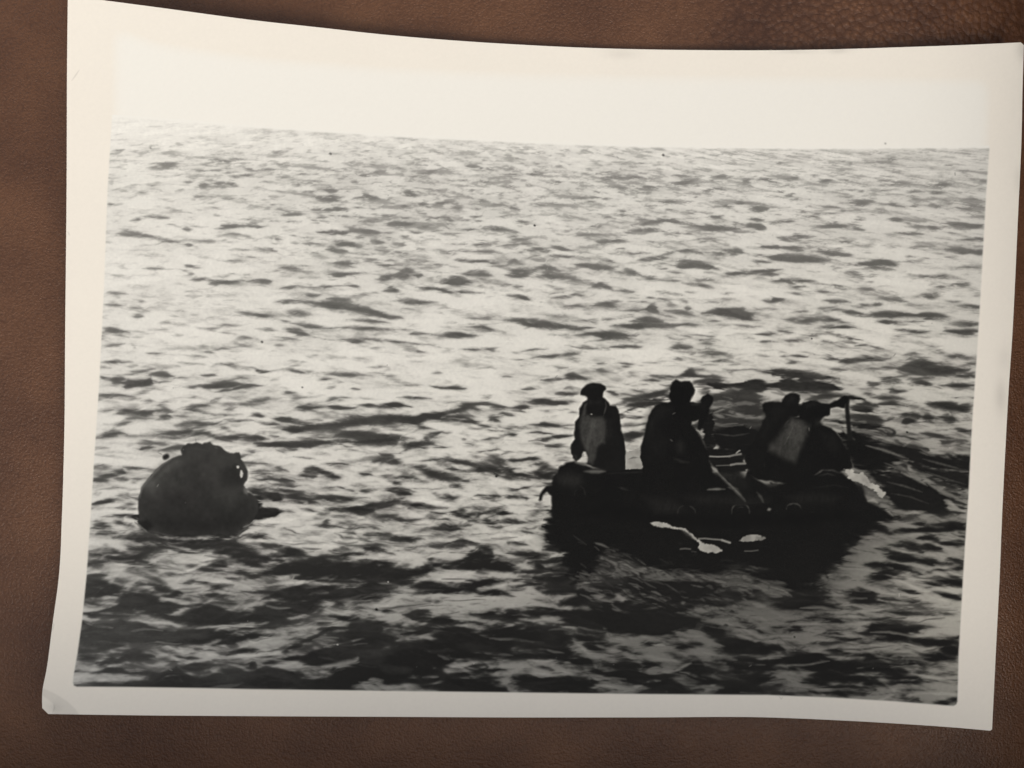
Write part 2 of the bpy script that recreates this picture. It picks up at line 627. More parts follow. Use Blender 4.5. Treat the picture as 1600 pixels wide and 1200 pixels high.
P .92 1260,500 1350,500 1480,520 1610,540 1610,590 1480,580 1400,560
50 .85 1200,350 1260,350 1330,360
36 .8 1030,345 1100,350
50 .55 1200,150 1280,150 1350,160
24 .6 1320,130 1420,115 1520,90
20 .55 1440,290 1600,285
30 .5 800,430 900,420
L 44 .6 190,155 300,135 400,120
L 30 .5 500,75 560,115
L 36 .55 640,115 710,165
L 24 .55 740,180 800,210 870,245
L 40 .42 520,15 560,40
L 16 .6 860,430 940,440
L 20 .5 1030,590 1110,540
L 20 .5 960,600 1030,590
L 14 .5 1060,600 1200,640
L 20 .5 1200,710 1280,680
L 30 .45 1120,210 1240,230
L 20 .5 1060,170 1100,180
L 20 .4 560,300 640,400
tile 1200 900 4
P .95 450,85 580,75 660,100 700,150 720,165 600,150 520,120
60 .85 130,115 250,105 370,110
60 .9 50,190 180,185 350,185 480,190
20 .8 200,275 300,275 420,280
30 .5 720,130 820,140 940,155
24 .7 830,80 880,95 940,105
20 .6 960,100 1080,115 1215,145
P .85 940,20 1000,5 1225,10 1225,75 1100,75 1000,60
P .9 530,350 600,340 640,300 760,290 880,310 990,345 900,360 860,400 780,410 720,380 600,370
P .92 890,385 1000,370 1215,370 1215,430 1050,440 960,420
P .92 600,495 680,470 860,470 1000,480 1205,455 1205,520 1000,530 880,540 840,510 720,520
20 .7 360,378 450,385 540,395
40 .8 0,430 60,450 90,470
P .96 40,540 100,490 180,465 280,465 340,500 400,530 520,540 640,560 780,570 900,610 800,635 700,610 560,600 400,600 260,590 150,560
30 .8 330,465 430,465 520,480
P .72 130,580 300,600 450,610 600,620 700,640 560,650 420,650 330,690 240,660 150,620
26 .5 700,670 850,675 1000,660 1080,655
24 .5 1040,610 1190,600
P .85 1060,765 1180,740 1200,740 1200,820 1050,790
50 .6 800,740 900,745 960,785
30 .7 380,690 500,700 640,710
40 .75 300,730 450,745 600,740
30 .6 0,650 140,665
30 .6 130,340 220,345
20 .5 40,325 130,320
L 24 .5 580,330 630,322
tile 1200 780 4
30 .8 780,205 860,200 1000,195 1080,190
30 .85 920,195 1000,185 1090,195
50 .8 1100,180 1170,160 1240,180
24 .8 920,150 980,145
20 .6 1050,155 1240,150
36 .85 930,250 1000,245 1090,258
36 .75 1100,270 1235,280
40 .75 800,285 860,275 960,320
24 .7 960,295 1080,300
40 .8 700,310 800,320
40 .85 760,365 860,370 930,385
30 .8 960,385 1080,390
30 .8 1110,370 1220,385
24 .75 1120,430 1220,435
18 .5 1000,445 1120,445
60 .9 620,410 740,415 840,435
50 .7 610,480 700,465 790,470
24 .6 880,455 950,460
24 .6 800,490 880,490
60 .9 560,160 680,175 740,200
50 .8 1020,50 1100,80
L 16 .5 740,70 780,110
L 24 .38 440,260 500,310 560,325
L 40 .5 470,480 590,490
L 20 .38 340,492 430,475
L 16 .38 130,560 230,545 360,570
L 14 .42 570,230 650,255
tile 820 700 4.444
24 .6 0,350 40,355
30 .75 60,400 150,395
60 .9 180,590 260,620 340,600
40 .8 140,690 220,700 300,700
50 .75 0,740 100,740
30 .8 100,900 180,895 260,905
80 .85 200,850 300,850 400,830
50 .7 60,840 140,830
L 60 .42 410,900 530,920
L 12 .62 110,885 250,888
L 14 .32 640,820 690,880
L 26 .24 960,850 1220,830
L 10 .3 550,525 600,550
L 10 .25 700,600 800,670
tile 150 180 4
20 .3 990,140 1070,145
20 .3 970,165 1080,170
40 .6 85,240 120,230 155,225
20 .4 330,190 350,205
20 .3 500,180 550,185
40 .65 370,325 430,310 510,320
24 .5 400,300 440,295 520,300
20 .4 340,275 380,275
24 .5 700,280 760,280 830,295
30 .5 800,285 840,300
20 .45 860,270 920,280
20 .5 625,345 680,350
16 .4 700,350 780,345
44 .35 815,340 835,380
30 .6 860,380 920,380 970,378
30 .55 910,340 980,340 1090,340
20 .45 1080,305 1200,310
30 .45 1100,230 1170,235
24 .45 560,415 600,418
40 .65 650,435 700,435
50 .65 740,430 820,430 900,450
24 .5 520,465 570,465
16 .4 250,492 320,495
14 .3 600,505 690,510
30 .3 80,425 110,430
26 .4 75,555 170,550
20 .6 70,555 100,555
14 .4 790,525 880,525
22 .6 890,525 950,528
20 .5 940,560 980,560
18 .35 420,575 500,590 590,595
16 .35 680,620 750,620
12 .3 810,615 940,625
36 .8 210,660 250,655 280,650
30 .7 290,630 340,635 450,645
20 .3 80,655 140,660
18 .5 460,675 530,700
30 .7 550,712 600,712
16 .5 610,695 720,695
40 .8 740,700 830,690 900,690
40 .7 900,690 990,690 1060,705
50 .75 140,735 240,740 320,755
40 .65 310,755 400,775 490,790
16 .4 820,745 900,745
20 .45 660,785 740,788
28 .75 550,808 600,812
14 .5 610,825 650,828
24 .5 850,840 950,838
24 .45 1010,825 1100,835 1140,860
20 .4 820,910 900,908
14 .5 120,893 145,893
22 .5 140,950 190,955
22 .6 300,955 370,958 460,960
24 .7 560,935 610,942
12 .4 610,955 660,955
30 .6 550,975 610,990
26 .6 590,1025 690,1022
24 .45 730,1010 800,1000 870,975
32 .6 735,1050 820,1045 910,1035
34 .65 960,1040 1020,1035 1090,1040
28 .7 1160,955 1220,955 1275,960
16 .4 1080,970 1140,968
26 .6 1165,1082 1220,1075 1270,1065
22 .5 80,1105 130,1110 190,1115
26 .6 60,1185 110,1180 170,1188
24 .5 260,1163 300,1163
26 .55 560,1130 660,1130
24 .6 1180,625 1250,618 1310,618
24 .5 1230,437 1280,437
20 .6 1310,478 1400,480
24 .65 1425,470 1500,470
40 .55 1370,515 1450,515 1550,515
20 .5 1540,485 1590,485
20 .55 1330,590 1600,580
24 .5 1350,650 1440,640
36 .7 1400,735 1480,730 1570,730
26 .65 1480,800 1600,800
30 .6 1440,845 1560,850
20 .4 1230,800 1380,805
16 .4 1110,665 1270,665
18 .4 1060,770 1150,775
20 .6 1510,925 1600,925
22 .6 1460,998 1600,990
20 .5 1380,1075 1480,1070 1560,1065
26 .75 1320,1120 1410,1125
tile 500 200 4
26 .6 910,243 990,240
26 .5 680,270 740,262
30 .45 620,290 720,285
24 .45 840,285 890,285
24 .7 890,318 930,312
30 .5 990,330 1060,330
26 .6 250,300 310,298
24 .55 180,320 250,350
24 .55 410,330 490,335
24 .4 340,278 400,275
24 .65 30,392 100,392
36 .5 0,435 140,435
44 .65 205,440 280,430 350,438
20 .4 150,405 190,400
44 .75 515,415 570,408 620,400
36 .65 610,465 670,470
26 .55 690,475 760,475 820,465
20 .6 505,490 540,488
30 .5 820,485 890,500
28 .6 930,430 1040,450
20 .55 1100,448 1130,448
30 .4 1120,365 1180,370 1340,350
24 .5 1100,290 1260,292
24 .55 1280,290 1400,280
18 .45 1280,240 1310,240
18 .45 1370,242 1440,240
20 .5 1480,235 1560,230
30 .55 1440,355 1500,345
24 .45 60,510 240,500
22 .5 190,530 230,530
18 .6 390,548 440,548
22 .55 280,578 370,578
36 .8 415,598 500,598 570,598
20 .5 650,580 700,560 740,565
34 .5 740,560 800,570 830,600
36 .65 920,555 1010,550
20 .55 910,580 1090,580
24 .55 1210,580 1290,588
20 .5 1140,485 1220,500 1300,520
16 .45 1300,480 1400,485
26 .65 860,628 960,628
36 .75 980,630 1060,625 1150,640
18 .45 1150,635 1280,660
36 .75 0,650 80,650 170,652
36 .75 215,635 290,640 370,655
30 .55 210,690 280,685
26 .4 380,660 460,665
20 .75 520,678 555,678
26 .5 620,675 720,680
20 .45 830,675 880,680
34 .7 75,720 160,722 250,738
30 .55 320,712 400,718
20 .35 470,720 640,745
20 .4 790,725 930,730
18 .6 1000,703 1100,706
20 .45 1130,735 1300,722
20 .45 1200,690 1310,695
26 .55 40,765 160,770
20 .5 480,780 550,782
18 .55 820,770 1000,770
18 .6 1010,772 1100,772
26 .75 1310,765 1380,765 1455,765
34 .7 1430,800 1500,798 1570,800
24 .6 1460,740 1560,762
24 .6 105,843 220,845
14 .4 280,832 360,830
20 .35 340,862 460,858
20 .7 830,822 910,825
20 .6 920,835 1040,832
16 .5 640,860 790,850
30 .5 1180,850 1210,820 1250,850
14 .45 1060,870 1170,858
26 .6 60,918 160,912
22 .5 170,905 300,900
44 .75 360,938 420,928 470,915
60 .75 480,925 540,905 590,925
40 .6 590,920 640,925
30 .5 730,900 860,900
44 .75 880,905 960,900 1060,920
60 .7 780,955 850,940 920,965
40 .8 790,970 880,975
30 .8 630,995 720,1000 800,1025
28 .75 820,1030 1000,1030
44 .7 395,1020 440,1010 480,1020
24 .5 240,1035 370,1035
30 .7 460,1082 560,1085 710,1085
20 .45 710,1095 820,1110
20 .4 0,990 150,990
16 .4 180,992 240,990
24 .6 1140,1050 1250,1050
16 .4 1250,1065 1300,1078
20 .5 1140,985 1210,985
20 .5 1220,995 1280,995
20 .35 980,990 1030,995
tile 850 200 4
30 .6 380,310 450,305 520,305 620,315
40 .3 250,280 400,275
24 .5 800,300 900,298
24 .4 1060,300 1170,305
40 .5 810,345 860,345 930,330
40 .5 1240,325 1290,345
24 .5 1350,325 1440,335
44 .45 380,380 540,378
40 .55 590,375 680,370 750,362
30 .5 990,395 1080,385 1160,382
24 .4 1470,395 1510,398
30 .4 1550,310 1590,310
30 .4 1520,420 1600,415
20 .45 370,443 430,440
20 .5 205,438 260,438
26 .45 200,468 320,465
14 .4 20,470 140,475
26 .55 730,460 820,460
30 .6 640,490 730,485
24 .45 740,505 820,500
20 .5 930,430 960,430
20 .5 950,488 1000,488
26 .6 1210,465 1260,470
32 .7 1280,505 1390,505
24 .6 1130,490 1190,490
22 .5 380,548 580,540
20 .6 480,520 520,520
26 .6 1055,550 1140,552
20 .5 570,575 640,570
36 .75 620,600 720,575 780,580
30 .6 780,580 860,590 930,598
24 .6 1260,570 1360,570
20 .7 1370,548 1400,550
18 .45 1400,580 1540,585
24 .65 575,638 640,632 710,635
30 .5 720,650 800,655 900,655
44 .85 950,610 1040,618 1120,620 1190,628
44 .75 1180,600 1260,610
44 .85 1260,615 1330,608 1390,630
20 .5 280,615 370,615
26 .4 440,655 540,655
14 .45 190,678 250,668 350,670
30 .6 325,710 430,708
26 .65 430,708 480,703 550,715
16 .35 960,690 1100,698
20 .35 1220,665 1270,668
30 .7 1480,685 1540,678 1600,685
26 .6 80,740 160,765
30 .65 740,790 830,775
34 .65 850,775 910,765 970,780
50 .75 1095,785 1150,770 1200,768 1270,782
22 .6 605,825 700,815 780,812
40 .4 1280,790 1420,800
30 .5 1380,745 1500,745
26 .6 1480,745 1600,745
50 .85 1425,810 1480,808 1600,820
26 .5 200,855 300,858
44 .65 300,865 360,860 430,880
40 .5 850,830 900,840 1000,850
30 .5 800,855 920,870
26 .65 960,860 1070,878
30 .4 1290,830 1400,835
26 .6 1340,895 1420,890 1485,880
20 .5 1370,920 1450,920
20 .6 1150,905 1250,910
24 .6 1450,955 1600,952
14 .5 1560,990 1600,992
14 .5 1560,1033 1600,1035
20 .6 1430,1072 1500,1076
tile 1180 220 4
30 .4 690,130 800,125
24 .5 780,110 900,115
26 .4 110,150 190,130
22 .5 220,175 250,175
24 .45 390,110 430,110
22 .5 575,140 600,140
22 .5 330,215 380,215
30 .65 400,250 470,245
20 .4 420,200 450,200
24 .5 40,240 130,258
20 .5 190,238 260,230
16 .5 190,280 220,280
24 .5 150,315 190,315
22 .4 200,340 240,340
24 .4 740,235 860,240
24 .4 870,262 950,265
24 .4 1280,195 1330,190
36 .65 1140,275 1210,275
30 .6 1090,328 1160,325
20 .45 960,325 1050,320
22 .45 1340,280 1440,275
16 .4 1310,362 1400,362
40 .4 440,410 540,405
50 .5 600,380 680,385 740,370
24 .45 840,405 920,410
28 .55 960,405 1050,405
36 .5 1100,400 1240,410
40 .4 1280,400 1440,410
50 .55 240,460 290,450 330,470
40 .7 360,468 430,468
36 .8 -20,425 60,428
40 .8 -20,530 60,545
20 .5 80,500 230,505
40 .6 610,490 700,488
36 .75 840,485 920,492
34 .75 400,530 480,530 570,532
36 .6 600,525 690,550
40 .4 960,520 1050,535
30 .5 1080,535 1150,540
44 .75 1200,515 1280,520 1435,530
24 .6 880,578 1040,580
26 .65 1280,620 1430,618
30 .75 160,600 260,595 370,600
24 .65 530,635 640,635
14 .3 430,605 520,605
26 .6 70,663 200,668 340,663
30 .4 200,680 300,685
32 .75 410,690 480,692 560,705 620,710
26 .6 680,700 750,702
40 .75 1200,682 1290,685 1380,690
40 .7 1370,700 1435,700
24 .55 840,720 900,720
20 .5 920,720 970,722
56 .9 120,738 200,735 300,735 430,745
24 .4 0,740 60,750
56 .85 610,765 720,765 800,750 870,775
40 .7 740,790 870,805
26 .6 920,755 1000,755 1090,765
24 .7 480,790 540,792
30 .4 560,830 660,835
40 .6 1050,850 1140,845 1250,850
24 .6 0,815 100,812 160,800
20 .6 40,840 140,840
36 .75 140,870 230,870 330,875 420,890
20 .65 420,890 560,910
20 .5 240,915 330,915
26 .45 370,940 460,940
18 .6 700,885 750,885
18 .5 950,882 1010,882
30 .8 1235,892 1290,890 1350,895
16 .6 1130,908 1180,908
16 .5 660,928 750,930
26 .75 110,995 170,995
30 .8 430,1000 500,1000 570,1008
28 .75 1000,965 1060,970 1160,968
30 .5 750,990 900,985
22 .65 640,1018 710,1018
22 .6 730,1018 780,1018
24 .5 1190,1005 1280,1000
26 .75 1260,1028 1340,1032 1410,1042
26 .75 560,1072 610,1070 660,1075
50 .6 690,1085 820,1080 950,1085
32 .75 950,1090 1060,1080 1210,1095
14 .5 220,1070 330,1072
40 .5 180,1115 380,1120 520,1115
36 .6 770,1130 880,1135
40 .45 1240,1140 1410,1140
26 .5 960,1130 1060,1130
22 .7 530,1165 630,1167
24 .65 890,1185 1070,1190
26 .6 1220,1190 1410,1190
20 .4 0,1050 240,1055
tile 400 400 4
20 .55 510,42 620,45
26 .65 0,155 80,158
24 .4 410,190 520,188
20 .4 590,188 650,190
16 .5 1230,18 1300,20
14 .5 1370,33 1440,33
40 .55 140,290 250,285 320,290
46 .88 330,295 450,300 560,315 680,335 760,360 850,375
30 .75 460,270 520,268 590,280
56 .5 180,345 260,350 330,360
26 .55 0,370 80,380
20 .6 165,405 210,412
40 .7 240,425 340,435 430,445
22 .6 430,448 600,452 780,455 940,462
24 .65 570,395 650,400 820,415
22 .6 0,450 80,455 160,470
36 .7 190,460 240,465 320,490
24 .6 320,490 450,515 600,530 780,525 920,540 1140,570
30 .6 560,525 650,530
24 .5 840,540 960,550
16 .55 120,505 200,512 275,522
20 .5 930,590 1010,592 1105,605
20 .45 1200,385 1370,395 1490,395
26 .5 1170,420 1250,410
30 .6 1290,430 1400,440 1530,470
20 .65 970,488 1070,490
36 .7 1130,495 1220,500 1380,498
26 .65 1290,588 1400,580 1510,578
24 .5 200,660 300,665
20 .45 390,650 450,665
22 .5 0,720 80,725
24 .55 190,715 290,725
26 .55 400,735 540,735 690,742
14 .45 1380,705 1450,698
14 .45 1110,738 1170,735
14 .6 1540,752 1600,755
16 .5 710,577 790,575
16 .5 690,695 830,698
20 .45 430,825 490,825
14 .5 600,835 660,835
30 .35 180,850 240,845
18 .55 300,850 380,850
40 .35 210,885 300,880
20 .55 880,885 960,885 1060,890
30 .3 460,900 560,880
18 .5 1100,812 1300,822
40 .75 270,945 370,940 450,945
20 .6 450,945 590,950
26 .6 620,940 750,935
30 .7 780,940 860,930 940,942
30 .7 120,1015 210,1020 300,1045 380,1060
50 .85 360,1065 480,1060 600,1035 720,1025 840,1015
30 .75 0,990 50,1000
20 .6 0,1045 130,1048
30 .5 170,1080 280,1085
40 .5 0,1130 60,1130
20 .6 110,1115 150,1120
36 .65 510,1115 620,1115 760,1115
34 .7 30,1175 200,1180 400,1165 470,1170
tile 100 400 4
24 .55 400,325 490,325
26 .75 405,375 490,378
18 .5 640,375 710,385
26 .5 600,420 690,415
20 .4 700,420 770,430
16 .4 800,370 850,368
30 .8 240,452 320,462 400,475
14 .4 400,475 540,485
20 .5 680,492 750,495
26 .5 1080,350 1180,365 1290,378
20 .5 990,435 1130,437
24 .5 930,470 1060,490 1190,512
28 .6 240,560 300,555 360,550
20 .4 430,560 460,580
20 .4 820,560 890,570
22 .55 530,605 640,605
30 .25 1080,560 1200,560
30 .3 1300,560 1380,555
24 .75 235,660 330,657 415,655
20 .45 690,660 780,675 870,682
30 .3 600,695 710,692
20 .5 1010,672 1100,690 1190,705
24 .6 1190,715 1290,725
26 .5 360,740 440,728 540,715
20 .6 220,757 255,757
36 .75 560,745 620,738 680,750
60 .75 300,770 380,765
P .78 370,790 400,765 550,755 545,800 480,805 400,825
20 .55 870,740 915,738 970,750
36 .85 820,815 900,805 1000,802 1090,800
28 .8 1080,820 1150,812 1210,812
20 .5 750,822 820,822
14 .4 960,850 1080,835
"""
items = parse(SEA)
ink = np.zeros((H, W), np.float32); lite = np.zeros((H, W), np.float32); litev = np.ones((H, W), np.float32)*0.6
for k, par, pts in items:
    ym = sum(p[1] for p in pts)/len(pts); ys = float(np.interp(ym, [200, 420, 700, 900], [0.72, 0.80, 1.0, 1.05]))
    if k == 'S' and len(pts) > 1:             # long thin tails
        (ax, ay), (bx, by) = pts[0], pts[1]; (cx_, cy_), (ex, ey) = pts[-2], pts[-1]; q = 0.12*(abs(pts[-1][0]-pts[0][0]))/max(abs(bx-ax), 3.0); q2 = 0.12*(abs(pts[-1][0]-pts[0][0]))/max(abs(ex-cx_), 3.0)
        pts = [(ax-(bx-ax)*q, ay-(by-ay)*q)]+list(pts)+[(ex+(ex-cx_)*q2, ey+(ey-cy_)*q2)]
    if k == 'S': stroke_cov(ink, pts, par[0]*1.08*ys, par[1]*float(np.interp(ym, [600, 900], [1.0, 0.93])))
    elif k == 'P': poly_cov(ink, pts, par[0]*float(np.interp(ym, [600, 900], [1.0, 0.95])), float(np.interp(ym, [600, 900], [3.5, 6.5])))
rs = np.random.RandomState(12)
glints = []
YL = [230, 300, 430, 560, 700, 860, 1080]
for i in range(2300):                     # the small ripples between the traced waves
    y = 234+850*rs.rand()**1.55; x = rs.uniform(118, 1540); d_ = max(y-np.interp(x, [p[0] for p in HORIZON], [p[1] for p in HORIZON]), 0)
    if d_ < 5: continue
    l = rs.uniform(0.5, 1.5)*(7+0.062*d_); g = rs.normal(0.02, 0.07)+0.10*math.sin(x/160+y/70); c_ = rs.uniform(-1, 1)*(0.6+0.004*d_)
    glare = max(math.exp(-((x-560)/330)**2-((y-530)/95)**2), 0.9*math.exp(-((x-230)/170)**2-((y-400)/170)**2))
    if rs.rand() < 0.55*glare: continue
    pts = [(x-l/2, y-l/2*g+c_), (x-l*0.1, y-0.3*c_), (x+l/2, y+l/2*g+c_*0.6)]
    if y > 820 and rs.rand() < 0.25: glints.append(('L', [rs.uniform(1.6, 4.6), rs.uniform(.28, .52)*(1 if x < 850 else 0.85)], pts))
    else: stroke_cov(ink, pts, rs.uniform(0.7, 1.5)*(1.5+0.0058*d_), rs.uniform(.16, .58)*(1-0.35*glare))
for i in range(60):                       # dark water between the two paddlers
    x = rs.uniform(1088, 1200); y = rs.uniform(596, 706); l = rs.uniform(10, 44); g = rs.uniform(-.15, .22)
    pts = [(x-l/2, y-l/2*g), (x, y+rs.uniform(-2, 2)), (x+l/2, y+l/2*g)]
    if rs.rand() < 0.62: stroke_cov(ink, pts, rs.uniform(3, 8), rs.uniform(.6, .95))
    else: glints.append(('L', [rs.uniform(1.4, 3.2), rs.uniform(.28, .56)], pts))
for _ in range(150):                      # the slanting ripples of the swell beyond the raft's right end
    a = rs.uniform(0, 1); b = rs.uniform(0, 1)
    x = 1325+a*185; y = 655+a*75+b*(95-20*a)-10; l = rs.uniform(8, 34); g = rs.uniform(.18, .42)
    pts = [(x-l/2, y-l/2*g), (x, y+rs.uniform(-2, 0.5)), (x+l/2, y+l/2*g)]
    if x < 1360 and y > 690: continue
    if rs.rand() < 0.5: stroke_cov(ink, pts, rs.uniform(2.5, 6), rs.uniform(.4, .9))
    else: glints.append(('L', [rs.uniform(1.6, 3.8), rs.uniform(.30, .52)], pts))
for _ in range(110):                      # and of the reflection below it
    x = rs.uniform(865, 1330); y = rs.uniform(828, 905); l = rs.uniform(8, 30); g = rs.uniform(-.1, .45)
    glints.append(('L', [rs.uniform(1.2, 2.6), rs.uniform(.10, .24)], [(x-l/2, y-l/2*g), (x, y+rs.uniform(-2, 1)), (x+l/2, y+l/2*g)]))
for _ in range(120):
    x = rs.uniform(900, 1240); y = 880+(x-900)*0.16+rs.uniform(-20, 75); l = rs.uniform(10, 36); g = rs.uniform(.1, .75)
    glints.append(('L', [rs.uniform(1.4, 4.0), rs.uniform(.22, .50)], [(x-l/2, y-l/2*g), (x, y+rs.uniform(-2, 1)), (x+l/2, y+l/2*g)]))
items = items+glints
def put_light(k, par, pts, L, LV, soft=1.0):
    x0, y0, x1, y1 = window(pts, 24); m = np.zeros((y1-y0, x1-x0), np.float32)
    if m.size == 0: return
    D, T = seg_field(pts, x0, y0, x1, y1) if k == 'L' else (None, None)
    if k == 'L':
        prof = np.power(np.clip(np.sin(math.pi*np.clip(T, 0.02, 0.98)), 0, 1), 0.6); s = 0.9+0.42*par[0]
        m = 1-sstep(-s, s, D-0.5*par[0]*prof)
    else: m = 1-sstep(-1.4, 1.4, poly_sd(pts, x0, y0, x1, y1))
    LV[y0:y1, x0:x1] = LV[y0:y1, x0:x1]*(1-m)+par[-1]*m; L[y0:y1, x0:x1] = np.maximum(L[y0:y1, x0:x1], m)
for k, par, pts in items:
    if k in 'LQ': put_light(k, par, pts, lite, litev)
# open water behind the traced waves: a rough sea seen from a ship's rail, hidden faces left out, lit from the far sky
dy = np.maximum(yy-yh, 0.0)
FPX, EYE = 1500.0, 4.0
NS = 2400
dq = np.concatenate([np.linspace(980, 60, NS-700), np.linspace(60, 3.0, 701)[1:]]).astype(np.float32)[:, None]
Z = FPX*EYE/dq                                              # metres away, near to far
XW = (xx[0]-800)[None, :]*Z/FPX
rot = 0.13
XR = XW*math.cos(rot)+Z*math.sin(rot); ZR = Z*math.cos(rot)-XW*math.sin(rot)
def noise2(X, Y, seed):
    return vnoise(X+17.3*seed, Y+7.7*seed, 200+seed)
wxx = noise2(XR/3.1, ZR/2.3, 1)*0.55; wzz = noise2(XR/3.7+5, ZR/2.1, 2)*0.40
wx2 = noise2(XR/0.9, ZR/0.6, 3)*0.14; wz2 = noise2(XR/0.8+5, ZR/0.55, 4)*0.10
Hh = np.zeros_like(XR)
pz = Z*Z/(FPX*EYE)                                          # metres of depth in one pixel row
for i, (lx, lz, am) in enumerate([(5.2, 4.0, .22), (2.5, 2.0, .14), (1.2, 1.0, .085), (0.60, .52, .045), (0.31, .27, .022), (0.16, .14, .011), (.085, .075, .005)]):
    k = sstep(0.35, 1.3, lz/np.maximum(pz, 1e-4))
    n = noise2((XR+wxx+wx2)/lx, (ZR+wzz+wz2)/lz, 10+i)
    n = n*0.6+(1-2*np.abs(noise2((XR+wxx*1.4+wx2)/lx*0.8+3, (ZR+wzz*1.3+wz2)/lz*0.8, 30+i)))*0.55     # sharper crests than troughs
    Hh += am*n*k
dist = np.gradient(Hh, axis=0)/np.gradient(Z[:, 0])[:, None]                # rise away from the eye: a face turned to us
yp = yh+(EYE-Hh)*FPX/Z
run = np.minimum.accumulate(yp, axis=0)
score = np.zeros((H, W), np.float32)
rows = np.arange(H, dtype=np.float32)
face = dist+0.35*np.arctan(EYE/Z)
far = np.clip(pz/0.10, 0, 1)
face = np.arctan(dist*1.6)
for c in range(W):
    m = run[::-1, c]; j = np.clip(NS-1-np.searchsorted(m, rows, side='right')+1, 0, NS-1)
    score[:, c] = face[j, c]
mu_ = ablur(score, 60, 14); sd_ = np.sqrt(np.maximum(ablur(score*score, 60, 14)-mu_*mu_, 1e-4))
score = (score-mu_)/sd_
score = np.clip(ablur(score, 1, 1)*1.15, -2.4, 2.4)
# small random displacement so that no traced edge stays smooth
amp = np.interp(yy[:, 0], [200, 300, 500, 800, 1100], [0.7, 1.0, 1.5, 2.3, 3.0]).astype(np.float32)[:, None]
dx = amp*(2.6*vnoise(xx/26, yy/8, 21)+0.9*vnoise(xx/9, yy/3.5, 22)); dyy = amp*(1.0*vnoise(xx/30, yy/11, 23)+0.45*vnoise(xx/12, yy/4.5, 24))
def warp(A, k=1.0):
    X = np.clip(xx+dx*k, 0, W-1.001); Y = np.clip(yy+dyy*k, 0, H-1.001)
    xi = X.astype(int); yi = Y.astype(int); fx = X-xi; fy = Y-yi
    return (A[yi, xi]*(1-fx)+A[yi, xi+1]*fx)*(1-fy)+(A[yi+1, xi]*(1-fx)+A[yi+1, xi+1]*fx)*fy
ink = warp(ink)
lite = warp(lite, 0.6); litev = warp(litev, 0.6)
KX = [150, 350, 600, 850, 1050, 1250, 1400, 1540]
KY = [180, 215, 260, 350, 480, 580, 650, 720, 800, 860, 910, 960, 1010, 1100]
LIGHT = [[.985, .98, .96, .95, .95, .95, .93, .90],
         [.96, .955, .93, .93, .93, .93, .90, .88],
         [.96, .94, .90, .90, .92, .91, .89, .88],
         [.985, .97, .94, .94, .94, .94, .93, .92],
         [.99, .98, .97, .96, .96, .95, .94, .92],
         [.985, .98, .98, .97, .96, .94, .93, .90],
         [.98, .97, .96, .95, .93, .72, .82, .88],
         [.97, .95, .94, .93, .80, .50, .62, .80],
         [.93, .92, .92, .90, .60, .40, .58, .70],
         [.88, .90, .90, .85, .36, .28, .58, .70],
         [.84, .80, .82, .76, .36, .36, .70, .78],
         [.82, .78, .77, .66, .48, .47, .74, .80],
         [.84, .82, .68, .64, .50, .52, .64, .74],
         [.82, .76, .62, .62, .52, .52, .58, .64]]
light = blur(bicubic(KX, KY, LIGHT), 22)
MOT = [[.10]*8, [.28, .35, .6, .7, .6, .6, .55, .55], [.25, .45, .95, 1.0, .95, .95, .9, .8], [.10, .35, .70, .7, .7, .65, .65, .6],
       [.10, .25, .30, .30, .30, .35, .40, .40], [.15, .15, .15, .20, .25, .30, .35, .40], [.2, .2, .3, .3, .3, .4, .45, .4],
       [.25, .3, .35, .4, .5, .6, .6, .5], [.35, .4, .4, .45, .6, .5, .6, .6], [.45, .45, .45, .5, .7, .4, .7, .6],
       [.6, .6, .6, .7, .8, .7, .6, .5], [.6, .7, .8, .8, .9, .9, .7, .5], [.6, .8, .9, .9, 1.0, 1.0, .9, .7], [.6, .8, .9, 1.0, 1.0, 1.0, .9, .9]]
mot = blur(bicubic(KX, KY, MOT), 22)
dark = blur(bicubic([100, 700, 1600], [200, 260, 400, 600, 800, 1100], [[.64, .64, .64], [.54, .53, .53], [.47, .45, .44], [.33, .27, .20], [.24, .14, .07], [.24, .10, .05]]), 20)  # deepest tones; lifted at left, painting in the gloss veil on the sheet
ky = sstep(380, 900, yy)
halo = ablur(ink, 6, 2)*(1-ky)+ablur(ink, 16, 6)*ky
dep = dy+110.0; U = (xx-760)/dep; V = np.log(dep)
w1 = vnoise(U*14+3, V*60+1, 93); w2 = vnoise(U*30+5, V*110+2, 94)
f3 = sstep(3, 60, dy); f4 = sstep(60, 260, dy); f5 = sstep(220, 600, dy)
fine = 0.9*vnoise(U*11+w1*0.4, V*42+w1*0.7, 99)+0.8*vnoise(U*24+w1*0.7, V*95+w1*1.5+w2*0.6, 95)+0.6*vnoise(U*48+w2*0.8, V*190+w1*2.4+w2*0.9, 96)*f3+0.4*vnoise(U*95+w2, V*360+w2*1.6, 97)*f4+0.3*vnoise(U*170+w1, V*600+w2*2, 98)*f5
grey = 0.35*vnoise(xx/7, yy/3.5, 34)+0.25*vnoise(xx/60, yy/20, 35)
ink = np.clip(ink, 0, 1)
broad = vnoise(U*5+w1*0.3, V*17+w1*0.5, 101)+0.7*vnoise(U*9+w1*0.4, V*30+w1*0.6, 102)
sh = np.clip(yy+2+0.010*dy, 0, H-1).astype(int); up = np.clip(2*yy-sh, 0, H-1).astype(int)
halo = halo[up, xx.astype(int)]                              # the soft side of a wave lies below its crest
farm = 0.9*vnoise(xx/13, yy/3.0, 103)+0.8*vnoise(xx/24, yy/5.2, 104)+0.5*vnoise(xx/7, yy/2.2, 105)
sc = (0.60*score+0.95*fine+0.55*broad+0.85*farm*(1-sstep(240, 470, yy)))*(0.44+0.66*mot)*(1+0.35*(1-sstep(300, 520, yy)))
